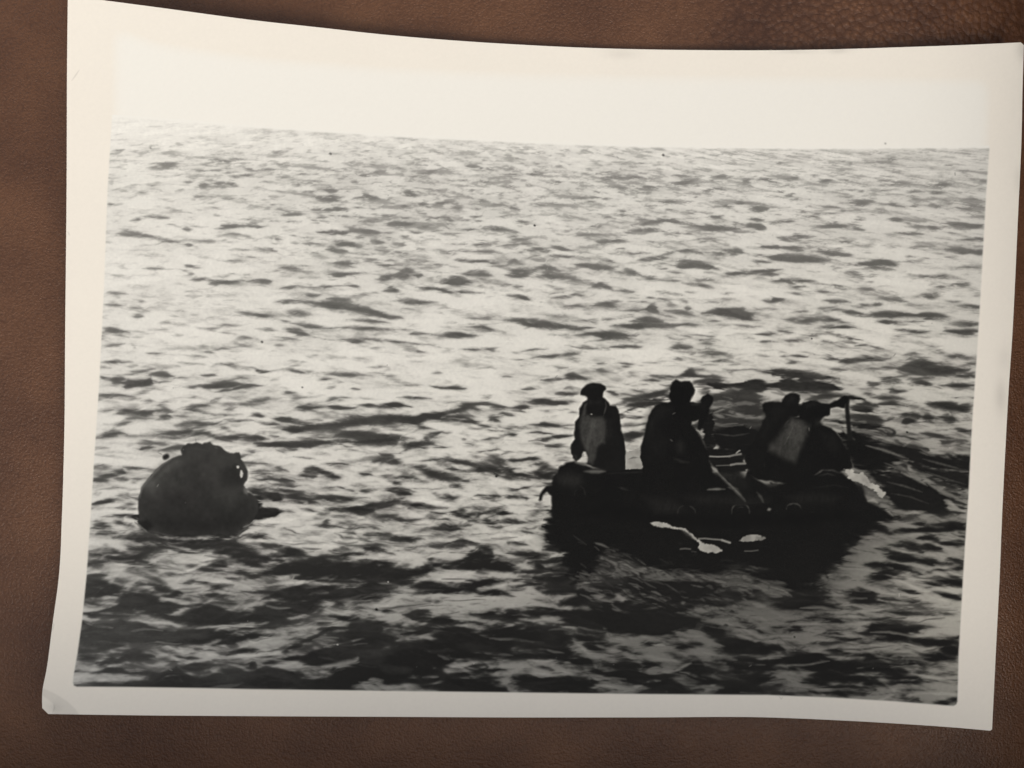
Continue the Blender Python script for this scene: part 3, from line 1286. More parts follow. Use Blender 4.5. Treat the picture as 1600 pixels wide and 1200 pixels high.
e = 2.35*ink+1.15*halo-1.32+0.62*mot+sc*(1-0.12*ink)
cov = 1/(1+np.exp(-2.1*(e+0.02)))
cov = np.clip((cov-0.05)/0.93, 0, 1)
cov = cov*(0.58+0.42*np.clip(ink*1.5+halo*0.5+mot*0.55*ky, 0, 1))
cov = np.clip(cov*(1-0.07*(fine+broad)*sstep(0.5, 1, cov)), 0, 1)
cov = 0.72*cov+0.28*ablur(cov, 5, 2)
light = light*(1-0.045*sstep(225, 300, yy))
light = light*(1-0.16*ablur(ink, 34, 11)*(1-0.5*ky))*(1-0.035*np.clip(broad, -1, 1)*(0.4+mot))
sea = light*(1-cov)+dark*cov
lt = sstep(1.0, 2.4, -score-0.5*fine)*mot*(1-ink)                      # pale glints in the darker water
sea = sea*(1+0.13*lt*sstep(600, 850, yy))
lite = lite*(1-0.85*sstep(0.0, 1.3, fine*0.8+score*0.5+0.2))
sea = sea*(1-lite)+litev*lite*(1+0.08*grey)
sea = np.clip(sea, 0.02, 0.99)
hz = sstep(-1.6, 1.8, yy-yh+0.6*vnoise(xx/9, yy*0, 41))
hz = hz*(0.45+0.55*sstep(170, 480, xx))+hz*0.55*(1-sstep(170, 480, xx))*sstep(4, 30, yy-yh)
tones = {}
val = 0.985*(1-hz)+sea*hz
# --- figures, raft and mine
OBJ = """
obj sea_tone
tile 1 1 1
water .055 16 858,800 862,832 866,852 880,872 888,897 905,905 930,885 945,858 968,856 995,880 1025,888 1062,895 1120,890 1145,882 1198,896 1240,918 1272,906 1302,886 1332,850 1362,826 1392,802 1300,780 900,780
water .10 10 925,960 950,948 990,955 1020,970 1062,960 1085,972 1060,985 1030,992 960,985
water .07 9 1330,672 1372,690 1400,715 1386,735 1360,730 1330,705
water .075 7 1112,668 1140,664 1184,672 1180,704 1122,704 1110,690
line L 3 .44 1125,645 1150,650 1178,648
line L 2.5 .34 1112,661 1135,665 1160,663
line L 2.5 .22 1118,677 1145,680 1170,676
water .10 8 985,905 1050,905 1110,908 1130,915 1110,930 1060,938 1010,930
water .11 8 955,940 985,938 1020,950 1060,955 1082,968 1060,985 1020,982 985,968
water .08 5 1104,700 1166,700 1166,738 1116,738
water .08 4 1092,652 1112,640 1116,736 1106,736 1098,690
line L 4 .52 1190,603 1212,607 1230,619
line L 5 .60 1188,627 1204,629 1224,622
line L 1.4 0.30 952,896 959,897 966,903
line L 3.2 0.26 1104,915 1109,917 1114,919
line L 3.0 0.28 1050,891 1059,894 1069,897
line L 3.3 0.15 907,902 916,905 924,908
line L 3.1 0.24 1069,958 1079,961 1089,965
line L 3.5 0.20 1129,977 1133,976 1137,977
line L 2.6 0.23 1048,905 1056,906 1064,907
line L 2.8 0.40 1113,954 1126,956 1138,961
line L 1.7 0.33 1103,977 1115,979 1127,981
line L 1.4 0.40 1039,898 1043,901 1047,903
line L 1.3 0.37 996,874 1002,878 1008,882
line L 2.4 0.39 904,896 911,902 917,905
line L 2.2 0.19 968,863 977,865 986,866
line L 3.4 0.39 927,847 939,850 950,855
line L 2.7 0.29 1005,908 1015,914 1024,918
line L 3.5 0.22 1016,906 1026,908 1036,912
line L 2.7 0.15 1029,872 1037,876 1044,879
line L 2.9 0.23 907,890 915,894 922,898
line L 2.3 0.21 895,836 905,843 915,850
line L 1.9 0.29 973,888 980,889 986,892
line L 1.7 0.22 1084,891 1093,893 1101,895
line L 2.0 0.17 952,865 959,868 967,873
line L 2.8 0.23 1096,932 1108,933 1119,932
line L 3.1 0.19 1008,885 1012,888 1016,889
line L 2.0 0.35 934,867 945,871 956,879
line L 2.2 0.25 967,922 972,924 978,926
line L 3.6 0.37 1127,913 1130,914 1133,915
line L 2.8 0.36 1132,981 1137,981 1142,983
line L 1.9 0.29 966,885 972,886 977,887
line L 3.4 0.37 901,909 911,916 921,923
line L 2.5 0.31 898,899 903,900 908,902
line L 2.3 0.36 1128,954 1134,955 1141,954
line L 3.1 0.18 979,873 987,879 996,883
line L 1.3 0.36 1098,962 1101,962 1104,963
line L 1.2 0.34 959,897 967,898 974,903
line L 1.4 0.36 928,853 931,855 935,859
line L 2.1 0.29 972,882 978,884 985,889
line L 1.4 0.24 973,865 982,869 990,875
line L 2.7 0.35 982,910 993,913 1004,918
line L 2.3 0.32 983,901 993,903 1003,909
line L 3.3 0.25 1030,932 1033,934 1037,935
line L 1.5 0.26 982,936 993,939 1004,942
line L 2.6 0.33 1054,956 1065,957 1076,960
line L 1.4 0.15 1042,875 1046,876 1051,881
line L 3.2 0.17 1116,912 1120,913 1123,914
line L 3.0 0.15 1100,974 1109,976 1117,978
line L 2.0 0.16 1068,892 1078,895 1089,899
line L 3.0 0.30 1102,915 1107,914 1111,915
line L 2.4 0.16 985,893 991,897 998,899
line L 2.8 0.34 998,926 1003,928 1007,932
line L 3.0 0.16 1008,922 1020,926 1032,928
line L 1.7 0.21 1019,908 1029,910 1039,913
line L 2.9 0.22 968,871 978,878 988,885
line L 2.4 0.15 1107,946 1113,945 1119,946
line L 3.6 0.18 936,875 943,879 949,883
line L 2.4 0.28 1038,911 1049,918 1061,926
line L 1.8 0.26 1103,927 1114,929 1124,934
line L 1.7 0.20 1066,941 1079,943 1092,948
line L 3.3 0.21 935,902 946,908 958,917
line L 1.9 0.36 1001,927 1005,927 1009,929
line L 2.4 0.25 1042,933 1045,933 1048,936
line L 1.9 0.17 1039,955 1046,959 1053,962
line L 2.1 0.38 916,917 928,920 940,922
line L 1.8 0.35 1079,913 1089,915 1099,917
line L 2.0 0.27 1131,961 1140,961 1148,961
line L 1.6 0.30 1064,931 1069,933 1074,933
line L 2.9 0.23 1051,893 1063,893 1076,892
line L 1.4 0.19 1031,928 1038,931 1046,933
line L 2.1 0.21 1078,935 1088,936 1099,936
line L 2.0 0.23 905,879 910,882 915,886
line L 1.8 0.17 1028,936 1035,938 1041,944
line L 2.2 0.19 917,908 928,911 938,913
line L 1.7 0.24 1095,958 1103,957 1112,957
line L 3.1 0.15 1036,890 1042,894 1047,897
line L 3.5 0.30 1128,934 1137,936 1145,937
line L 1.2 0.33 967,927 974,931 982,935
line L 2.5 0.19 1057,924 1065,923 1073,926
line L 3.3 0.39 1017,923 1025,925 1032,930
line L 1.4 0.20 1094,945 1098,945 1101,945
line L 3.3 0.17 1120,927 1132,929 1144,932
line L 3.4 0.35 1121,962 1131,963 1142,963
line L 1.4 0.15 1001,930 1009,930 1017,933
line L 2.8 0.25 930,885 940,889 950,895
line L 2.9 0.37 1009,932 1016,932 1023,935
line L 1.7 0.14 983,905 992,908 1001,910
line L 2.2 0.18 930,884 935,884 940,887
line L 1.3 0.16 902,846 906,847 911,850
line L 1.3 0.24 998,923 1001,926 1005,926
line L 2.0 0.30 946,858 954,858 962,862
line L 3.4 0.26 907,898 912,901 918,906
line L 1.4 0.23 951,871 962,877 973,882
line L 1.6 0.16 1139,955 1142,953 1145,954
line L 2.3 0.39 901,893 913,896 925,899
line L 3.5 0.30 1126,980 1129,979 1132,981
line L 2.8 0.23 969,928 973,930 977,931
water .17 6 1107,601 1125,598 1150,600 1165,595 1175,589 1190,592 1200,596 1225,594 1260,597 1298,600 1310,608 1290,611 1260,608 1225,605 1200,604 1185,608 1165,607 1140,605 1118,608
water .20 7 955,650 1000,632 1040,622 1062,612 1058,620 1020,634 985,644
water .20 5 1196,578 1222,578 1250,584 1290,590 1270,593 1225,588 1205,586
water .10 6 1365,694 1395,692 1420,698 1445,706 1470,714 1495,713 1514,720 1514,740 1490,735 1460,730 1435,724 1415,716 1395,706 1370,700
water .11 6 1420,721 1455,728 1492,738 1514,743 1512,764 1480,750 1445,740 1425,731
water .085 7 1362,741 1395,741 1420,744 1435,752 1450,756 1467,773 1474,786 1472,794 1455,797 1428,797 1405,794 1396,782 1385,770 1376,757
water .06 8 1312,664 1340,690 1370,702 1374,716 1384,732 1360,738 1335,728 1322,700
water .12 4 1310,620 1325,616 1342,620 1348,624 1325,622
water .10 4 1328,664 1350,662 1380,665 1376,670 1345,668
water .16 3 1320,638 1358,640 1374,644 1350,646
line L 4 .46 1290,662 1310,668 1328,674
line L 3 .42 1330,668 1358,674 1386,682
line L 4 .40 1352,695 1382,703 1418,716
line L 3 .55 1400,683 1420,687
line L 5 .48 1408,738 1430,746 1448,758
line L 5 .46 1445,752 1472,768 1510,784
line L 3 .30 1380,722 1402,730 1420,741
line L 3 .28 1385,752 1410,758 1440,768
line L 2.5 .22 1392,770 1420,775 1450,786
line L 3 .30 1440,716 1470,724 1500,732
line L 2.5 .28 1445,736 1480,748 1508,756
obj naval_mine
tile 100 600 4
water .20 5 640,965 760,975 900,968 1020,960 980,985 860,995 700,990
water .16 8 450,830 520,920 640,965 900,960 1050,960 1130,905 1240,855 1240,780 1200,720 800,700
water .2 6 1150,660 1250,680 1330,690 1350,730 1310,740 1240,705 1190,700
water .16 6 1190,820 1250,785 1340,785 1345,810 1270,845
body .225 1.6 735,445 728,415 745,390 775,374 830,365 850,371 862,376 875,365 915,362 932,378 960,386 990,398 1008,418 1030,424 1045,432 1060,436 1075,428 1095,428 1104,442 1106,468 1130,505 1148,545 1150,575 1140,605 1124,632 1140,668 1180,692 1208,725 1216,760 1212,795 1190,845 1160,880 1120,892 1090,930 1040,945 960,940 850,945 760,940 620,955 540,930 480,895 462,862 472,835 460,790 468,700 488,645 528,592 572,542 622,496 672,466 715,448
shade .19 16 540,740 700,680 900,720 1150,740 1190,830 1080,920 700,940 520,900
shade .33 12 505,640 545,585 615,512 690,470 730,485 660,545 595,615 555,690
shade .16 12 520,860 620,820 900,850 1120,830 1100,900 900,930 640,935
shade .17 8 980,540 1090,500 1130,560 1110,625 1000,640
line L 16 .40 474,712 488,650 532,594 574,545 624,500 668,474
line L 10 .27 760,408 800,400 850,408 905,418
line L 10 .33 940,397 962,402
line L 8 .30 880,372 915,374
line L 14 .24 950,705 1040,685 1110,665
line L 26 .42 1125,650 1146,690
line L 8 .26 1070,480 1098,500 1118,530
hole .80 1078,512 1090,510 1096,518 1091,528 1081,525
hole .78 1104,538 1112,540 1120,560 1115,582 1106,588 1099,570
shade .13 5 470,860 520,850 560,890 520,920 480,900
bodyline L 32 .16 632,458 642,452
line L 4 .45 585,428 612,440
line L 3 .5 822,330 824,362
obj waterline
tile 100 600 4
water .28 3 480,905 560,935 640,955 700,950 640,940 560,920
water .30 3 1040,935 1100,905 1160,880 1130,910 1080,940
line L 10 .50 440,862 470,885 520,925
line L 8 .45 600,958 660,962 720,955
line L 7 .5 1120,895 1160,880 1200,850
obj raft
tile 820 560 4.444
body .055 2.2 95,985 100,960 125,910 155,885 188,880 190,830 225,795 240,755 290,725 340,712 400,730 470,760 560,775 700,765 820,765 1000,770 1290,790 1420,840 1530,830 1550,770 1560,800 1700,900 2000,800 2080,770 2180,780 2280,850 2310,880 2350,930 2380,1000 2440,1030 2500,1070 2490,1115 2400,1135 2300,1150 2200,1175 2100,1165 1900,1190 1750,1180 1600,1195 1400,1185 1250,1195 1100,1165 1000,1170 900,1140 800,1150 700,1135 600,1150 500,1130 400,1135 300,1115 220,1120 192,1100 186,1040 180,950 155,930 128,948 118,985 105,992
shade .035 8 560,1000 1000,1080 1600,1090 2200,1060 2300,1110 1900,1160 1300,1170 700,1120 400,1090
shade .13 9 230,800 300,780 390,810 410,860 340,900 260,880 210,840
shade .10 8 1340,800 1500,790 1560,860 1560,920 1480,900 1400,860
shade .10 8 820,960 1040,980 1120,1060 900,1080
shade .105 8 1100,960 1300,950 1560,960 1700,980 1600,1010 1200,1010
shade .10 8 1800,960 2000,930 2200,960 2150,1000 1900,1010
line L 10 .13 560,800 800,790 1000,800
line L 8 .12 1380,1000 1560,1005 1700,1000
line L 8 .12 2000,900 2150,880 2260,900
line L 22 .42 350,725 400,732 470,738
line L 26 .42 412,784 470,786 560,785
line L 12 .36 535,765 555,740
line L 6 .22 385,885 410,905 422,950
line L 5 .17 345,950 350,920 375,905
line L 12 .18 650,895 715,915
line L 15 .48 1265,912 1320,908 1390,908
line L 14 .34 1410,895 1480,905
line L 5 .27 1060,1080 1065,1050 1078,1032 1100,1022
line L 5 .27 1140,1024 1165,1035 1180,1052 1185,1080
line L 6 .34 1437,1080 1438,1050 1448,1028 1470,1014
line L 6 .34 1525,1014 1545,1025 1558,1045 1562,1080
line L 5 .20 1480,1038 1500,1032 1520,1038
tile 1140 560 4.444
line L 7 .33 395,1045 400,1025 415,1013 440,1008 470,1011 490,1025 497,1042
line L 5 .17 20,1020 120,1015
line L 20 .62 262,1052 285,1046
line L 18 .30 190,930 215,960 235,1000
line L 26 .26 5,885 50,920 95,970
line L 16 .15 280,860 300,875
line L 14 .45 590,808 615,790 650,775
line L 12 .40 650,775 710,774 770,795
line L 8 .2 620,815 680,800 740,815
shade .12 4 835,800 870,812 890,835 865,838 830,818
shade .09 4 890,872 925,882 945,930 930,960 890,920
line L 22 .60 965,990 1000,985 1030,1005
line L 12 .5 1085,1050 1105,1065 1135,1092
line L 7 .42 810,670 835,700 850,725 862,765
line L 12 .42 900,775 930,800 950,825
obj paddle_a
tile 820 560 4.444
bodyline L 15 .24 1290,730 1325,780 1400,860 1470,930 1530,990
line L 9 .44 1325,778 1400,852 1470,922 1525,978
line L 26 .62 1300,755 1338,790
obj person_c
tile 1140 560 4.444
body .06 1.6 100,700 110,640 160,580 195,520 235,430 250,400 235,370 225,325 245,303 300,297 360,302 372,280 388,258 420,240 460,244 485,258 492,285 480,312 500,330 480,400 430,420 400,440 340,540 300,620 260,660 240,760 140,790 110,740
shade .095 6 385,295 420,265 465,272 460,305 405,325
shade .08 10 250,350 330,320 380,360 300,480 240,560 200,560
obj paddle_b
bodyline L 30 .09 818,300 815,340 820,400 828,480 834,556
obj person_d
body .05 1.6 240,650 270,590 335,530 375,470 400,440 430,412 480,405 475,350 510,308 560,292 610,295 640,306 690,312 745,290 770,272 795,256 815,262 832,280 826,300 805,318 800,345 785,342 745,338 700,350 695,390 640,420 620,440 640,460 700,480 730,505 760,540 800,610 820,650 850,720 850,760 820,775 760,790 700,775 640,775 590,810 560,850 400,870 200,840 120,800 140,780 240,750
shade .255 7 395,458 430,420 490,440 550,468 538,530 500,612 470,675 450,722 390,695 275,640 282,602 335,542
shade .30 10 410,462 440,440 490,455 480,490 430,495
shade .20 12 320,600 400,570 470,610 440,680 390,680
shade .12 5 590,425 630,425 640,455 600,465
shade .085 9 640,520 720,540 770,620 740,660 660,600
shade .10 5 520,320 580,302 630,312 600,330 540,335
line L 5 .34 450,455 420,520 380,600
hole .60 698,364 715,352 752,350 784,360 776,374 742,378 712,376
line L 8 .50 640,440 720,425 800,410
line L 5 .24 480,325 510,310
obj person_a
tile 820 560 4.444
body .075 1.5 385,255 388,228 402,205 430,182 480,168 530,172 558,192 563,213 548,225 546,270 570,290 590,325 632,328 653,360 664,420 668,500 690,560 700,640 700,775 600,790 520,770 470,755 430,730 440,700 425,650 405,645 398,680 378,700 360,715 330,695 330,680 320,655 320,600 345,560 338,520 345,490 350,440 375,400 380,350 400,305 430,292 432,275 415,262
shade .25 4 385,412 405,398 440,395 500,408 540,405 566,432 574,520 555,585 528,590 502,620 488,690 468,735 444,718 424,640 404,595 386,538 378,470
shade .27 3 398,400 412,320 428,312 424,392
shade .27 8 440,425 500,430 500,520 460,560 430,520
shade .26 6 455,590 485,600 476,690 452,700
shade .11 7 560,420 600,420 610,520 570,560
shade .12 4 440,285 500,300 535,290 520,315 450,325
shade .11 5 420,195 480,180 520,185 470,205
shade .15 3 337,668 360,672 370,695 348,705
line L 6 .30 546,400 566,330 560,300
line L 5 .8 459,385 462,388
hole .66 398,662 404,657 412,662 411,680 400,686
obj person_b
body .052 1.6 1020,165 1045,150 1090,158 1150,160 1172,188 1182,222 1166,258 1150,300 1180,310 1228,308 1215,290 1235,262 1270,245 1300,262 1312,280 1305,310 1282,345 1272,400 1250,430 1235,480 1218,505 1200,492 1205,430 1165,438 1158,460 1190,500 1235,560 1272,650 1288,740 1300,800 1300,870 820,860 815,760 797,690 803,610 830,530 845,450 870,380 900,330 960,308 1012,300 1000,262 1012,230 1008,195
shade .105 12 850,440 890,350 950,330 1000,360 930,420 880,520 850,560
shade .08 14 850,600 930,520 1000,560 950,700 860,700
shade .13 8 1058,600 1080,575 1102,605 1092,650 1068,650
shade .085 6 1040,175 1100,170 1150,180 1100,195
shade .075 8 1180,330 1250,300 1290,290 1260,360
line L 18 .15 1030,690 1080,715 1140,722
line L 12 .24 1195,500 1235,568 1262,630
line L 12 .15 1150,320 1220,320
obj foam
tile 820 700 4.444
body .70 2.0 872,524 890,514 912,510 940,516 985,528 1030,546 1075,550 1110,556 1130,575 1145,592 1170,605 1190,620 1215,640 1240,662 1290,672 1345,686 1376,708 1370,720 1330,728 1300,722 1270,728 1240,718 1215,705 1192,690 1212,678 1210,655 1180,632 1150,612 1120,588 1080,570 1040,562 1000,556 940,552 905,542
shade .35 3 1080,562 1130,590 1180,630 1160,628 1110,590
bodyline L 9 .5 1205,630 1250,628 1310,634 1370,638
bodyline L 14 .58 1370,640 1400,650 1425,658
bodyline L 9 .36 1080,702 1110,698 1150,702
line L 5 .4 1160,718 1190,722
tile 1140 700 4.444
body .60 2.6 70,642 95,618 130,604 180,600 235,616 258,630 215,645 185,652 135,648
shade .42 4 190,615 240,622 220,640 190,635
bodyline L 7 .36 105,716 150,716 198,710
tile 820 560 4.444
body .62 1.4 702,652 730,646 762,638 785,620 800,608 798,690 812,730 820,765 700,768 702,700
line L 8 .46 720,700 755,688 790,690
bodyline L 10 .54 1285,680 1340,683 1420,680
bodyline L 14 .46 1420,680 1450,672 1500,664
bodyline L 10 .58 1470,658 1480,648 1492,640
bodyline L 15 .48 1430,740 1470,732 1530,730
bodyline L 8 .34 1330,745 1420,742
tile 1140 560 4.444
shade .30 7 900,830 960,850 1010,900 1040,950 990,940 930,890
body .68 3.0 790,772 820,775 850,765 860,785 872,802 900,800 925,790 942,812 960,835 972,850 1000,870 1030,885 1045,905 1082,930 1076,960 1070,975 1040,960 1020,935 990,912 940,880 900,862 860,852 840,838 815,828 830,812
tile 1 1 1
"""
region = np.zeros((H, W), np.int8)          # 0 sea/sky/border, then one number per depicted thing
ids = {}
cur = None; base_v = 0.05; soft = 1.1; tile = 'tile 0 0 1'
def organic(A):                               # half a unit of wobble on the outlines
    X = np.clip(xx+0.9*vnoise(xx/7, yy/7, 51), 0, W-1.001); Y = np.clip(yy+0.9*vnoise(xx/7+9, yy/7, 52), 0, H-1.001)
    xi = X.astype(int); yi = Y.astype(int); fx = X-xi; fy = Y-yi
    return (A[yi, xi]*(1-fx)+A[yi, xi+1]*fx)*(1-fy)+(A[yi+1, xi]*(1-fx)+A[yi+1, xi+1]*fx)*fy
folds = 1+0.12*vnoise(xx/3.6+yy/30, yy/13, 63)+0.10*vnoise(xx/2.2, yy/3, 64)
mott = 1+0.10*vnoise(xx/19, yy/23, 61)+0.06*vnoise(xx/6, yy/7, 62)
for ln in OBJ.split('\n'):
    t = ln.split()
    if not t: continue
    if t[0] == 'tile': tile = ln; continue
    if t[0] == 'obj':
        cur = t[1]; ids.setdefault(cur, len(ids)+1); continue
    if t[0] == 'body':                        # body value soft pts
        v, s = float(t[1]), float(t[2]); it = parse(tile+'\nP 1 '+' '.join(t[3:]))[0]
        m = np.zeros((H, W), np.float32); poly_cov(m, it[2], 1.0, s); m = organic(m)
        if cur == 'foam': m = sstep(0.30, 0.80, m+0.85*m*(vnoise(xx/5, yy/2.6, 111)+0.6*vnoise(xx/2.4, yy/1.6, 112))*(1.3-m))*0.95
        val = val*(1-m)+v*mott*m; region[m > 0.5] = ids[cur]; continue
    if t[0] == 'shade':                       # shade value soft pts : tone inside the current thing
        v, s = float(t[1]), float(t[2]); it = parse(tile+'\nP 1 '+' '.join(t[3:]))[0]
        m = np.zeros((H, W), np.float32); poly_cov(m, it[2], 1.0, s); m = organic(m)*0.95
        val = val*(1-m)+v*mott*(1 if cur == 'naval_mine' else folds)*m; continue
    if t[0] == 'bodyline':                    # bodyline width value pts
        it = parse(tile+'\n'+' '.join(t[1:]))[0]; m = np.zeros((H, W), np.float32); stroke_cov(m, it[2], it[1][0], 1.0, 0.7, True)
        val = val*(1-m)+it[1][1]*m; region[m > 0.5] = ids[cur]; continue
    if t[0] == 'line':
        it = parse(tile+'\n'+' '.join(t[1:]))[0]; wx0, wy0, wx1, wy1 = window(it[2], 20); D, T = seg_field(it[2], wx0, wy0, wx1, wy1); wd = it[1][0]; sf = 0.8+0.30*wd
        D = D+0.5*vnoise(xx[wy0:wy1, wx0:wx1]/4, yy[wy0:wy1, wx0:wx1]/4, 121)
        m = 0.9*(1-sstep(-sf, sf, D-0.5*wd*np.power(np.clip(np.sin(math.pi*np.clip(T, 0.02, 0.98)), 0, 1), 0.7)))
        val[wy0:wy1, wx0:wx1] = val[wy0:wy1, wx0:wx1]*(1-m)+it[1][1]*m; continue
    if t[0] == 'water':                       # water value soft pts : streaked tone lying on the sea
        v, s = float(t[1]), float(t[2]); it = parse(tile+'\nP 1 '+' '.join(t[3:]))[0]
        m = np.zeros((H, W), np.float32); poly_cov(m, it[2], 1.0, s); m = warp(m)
        m = np.clip(sstep(0.1, 0.9, m-0.06+0.50*(fine*0.7+score*0.3)*np.clip(1.35-m, 0, 1)*(m > 0.01)), 0, 1)
        val = val*(1-m)+v*(1+0.25*grey)*m; continue
    if t[0] == 'hole':                        # hole value pts : the sea seen through
        v = float(t[1]); it = parse(tile+'\nP 1 '+' '.join(t[2:]))[0]
        m = np.zeros((H, W), np.float32); poly_cov(m, it[2], 1.0, 1.2)
        val = val*(1-m)+v*(1+0.1*grey)*m; region[m > 0.5] = 0; continue
region[region == ids.pop('foam')] = 0             # foam is a marking of the sea
def speck(pts, r, v, d):
    x0, y0, x1, y1 = window(pts, r+4); D, T = seg_field(pts, x0, y0, x1, y1); s = 0.6+0.2*r; m = d*(1-sstep(-s, s, D-0.5*r))
    val[y0:y1, x0:x1] = val[y0:y1, x0:x1]*(1-m)+v*m
# dust, pinholes and scratches of the old print
rng = np.random.RandomState(4)
for x, y, r, v in [(1383, 224, 2.2, .55), (835, 352, 2.6, .12), (1268, 529, 1.8, .12), (1417, 675, 2.4, .05), (409, 534, 3, .3), (775, 744, 2.0, .12), (472, 605, 2, .4), (588, 952, 3.5, .12), (1241, 995, 2, .1), (924, 647, 1.2, .8), (606, 909, 1.4, .85), (527, 1007, 1.6, .85), (1036, 242, 3, .35), (516, 240, 3.5, .5), (235, 231, 2, .6)]:
    speck([(x, y), (x+0.8, y+0.5)], r, v, 1.0)
for _ in range(70):
    x = rng.uniform(130, 1530); y = rng.uniform(240, 1080); v = rng.choice([.2, .9]); r = rng.uniform(.5, 1.1)
    a = rng.uniform(0, 6.3); l = rng.choice([0.5, 0.5, 4]); speck([(x, y), (x+l*math.cos(a), y+l*math.sin(a))], r, v, 0.5)
b1 = blur(val, 1); b3 = blur(val, 4); shp = 0.50*(val-b1)+0.14*(val-b3)
val = np.clip(b1*0.25+val*0.75+shp*np.where(region > 0, 0.35, 1.0)*(yy > yh+2), 0.02, 0.99)
gr = rng.normal(0, 1, (H, W)).astype(np.float32); gr = blur(gr, 1); gr /= gr.std()
val = val*(1+0.006*gr*(1-0.8*(yy < yh)))+0.002*gr*(yy > yh)
LEFT = [(175, 40), (175, 183), (168, 300), (162.5, 450), (155, 600), (147, 720), (142, 800), (135, 900), (128, 970), (121, 1020), (114.5, 1058), (114, 1066), (115.5, 1071), (120, 1073)]
BOT = [(200, 1073.5), (300, 1075), (400, 1077), (600, 1079.5), (800, 1082), (1000, 1084.5), (1200, 1086), (1300, 1090), (1400, 1096), (1480, 1102.5), (1490, 1103), (1494, 1101), (1496, 1096)]
RIGHT = [(1498, 1020), (1501, 970), (1505, 900), (1508, 850), (1513, 780), (1519, 660), (1526, 560), (1531, 480), (1536, 390), (1541, 300), (1546, 232), (1549, 122)]
TOPE = [(1200, 118), (1000, 117), (800, 113), (600, 104), (400, 88), (250, 66)]
pic = np.zeros((H, W), np.float32); poly_cov(pic, LEFT+BOT+RIGHT+TOPE, 1.0, 1.3)
picm = pic.copy()
picsky = blur(pic, 14); pic = np.where(yy < yh-4, np.minimum(pic, sstep(0.35, 1.0, picsky)*0.85), pic)
# colour (linear reflectance): warm baryta border, neutral cool silver image
def lin(v): v = np.clip(v, 0, 1); return np.where(v <= 0.04045, v/12.92, ((v+0.055)/1.055)**2.4)
stain = 0.5*vnoise(xx/210, yy/190, 71)+0.5*vnoise(xx/90, yy/80, 72)
bord = 0.975+0.006*stain+0.002*gr
# handling marks and small creases on the border
MARKS = [(970, 84, 26, 8, .10), (1243, 81, 30, 3, .12), (1310, 80, 16, 4, .15), (1598, 78, 9, 16, .22), (1564, 620, 9, 26, .18), (1570, 560, 12, 18, .08), (84, 1105, 12, 8, .12), (1590, 280, 6, 20, .08)]
for mx, my, ax, ay, k in MARKS:
    bord = bord*(1-0.45*k*np.exp(-((xx-mx)/ax)**2-((yy-my)/ay)**2))
crease = np.zeros((H, W), np.float32); poly_cov(crease, [(66, 1075), (86, 1084), (104, 1095), (118, 1108), (124, 1118), (84, 1118), (84, 1100), (66, 1086)], 1.0, 1.5)
bord = bord*(1-0.055*crease)
for pts in ([(112, 126), (118, 118), (124, 109)], [(80, 970), (84, 976), (82, 984), (79, 988)], [(82, 1114), (85, 1106), (84, 1100)], [(1217, 1088), (1221, 1092), (1223, 1089)], [(106, 362), (109, 368)]):
    m = np.zeros((H, W), np.float32); stroke_cov(m, pts, 1.2, 0.14, 0.9); bord *= (1-m)
B = lin(bord); I = lin(val)
rgb = np.zeros((H, W, 4), np.float32); rgb[..., 3] = 1
warm = np.clip((xx-200)/1300, 0, 1)*np.clip((yy-300)/700, 0, 1)
sky_t = (0.872, 0.865, 0.815)
tb = (0.885, 0.845, 0.765)
for c in range(3):
    ti = sky_t[c]*(1+(0.02, 0, -0.06)[c]*warm)*(1+(0.03, 0, 0.02)[c]*0.6*vnoise(xx/40, yy/30, 81)*(1-val))
    rgb[..., c] = B*tb[c]*(1-pic)+I*ti*pic
rgb = np.clip(rgb, 0.002, 0.95)
#PAINT_END

# ------------------------------------------------------------------ the curled sheet
TOP = [(106, -7), (250, 12), (400, 32), (500, 43), (600, 54), (700, 62.5), (800, 69), (900, 74), (1000, 77), (1100, 78.3), (1200, 78.5), (1300, 77), (1400, 74), (1500, 70.5), (1600, 66)]
BOTTOM = [(66, 1115.5), (200, 1117.5), (400, 1119), (600, 1120), (800, 1121), (1000, 1121), (1200, 1121), (1300, 1125), (1400, 1130.5), (1500, 1137.5), (1550, 1142)]
LEFTE = [(106, -7), (105, 75), (104, 300), (102, 500), (100, 700), (97, 800), (92, 900), (82, 975), (72, 1050), (66.5, 1078), (66, 1115.5)]
RIGHTE = [(1600, 66), (1598, 130), (1596, 220), (1591, 330), (1587, 420), (1582, 520), (1576, 610), (1571, 700), (1566, 800), (1562, 900), (1558, 980), (1554, 1060), (1550, 1142)]
def param(P, n):
    P = np.array(P, float); L = np.r_[0, np.cumsum(np.hypot(*(P[1:]-P[:-1]).T))]; L /= L[-1]
    t = np.linspace(0, 1, n)
    def cr(c):
        m = np.gradient(c, L); i = np.clip(np.searchsorted(L, t, 'right')-1, 0, len(L)-2); h = L[i+1]-L[i]; s = (t-L[i])/h
        return (2*s**3-3*s**2+1)*c[i]+(s**3-2*s**2+s)*h*m[i]+(-2*s**3+3*s**2)*c[i+1]+(s**3-s**2)*h*m[i+1]
    return np.stack([cr(P[:, 0]), cr(P[:, 1])], 1)
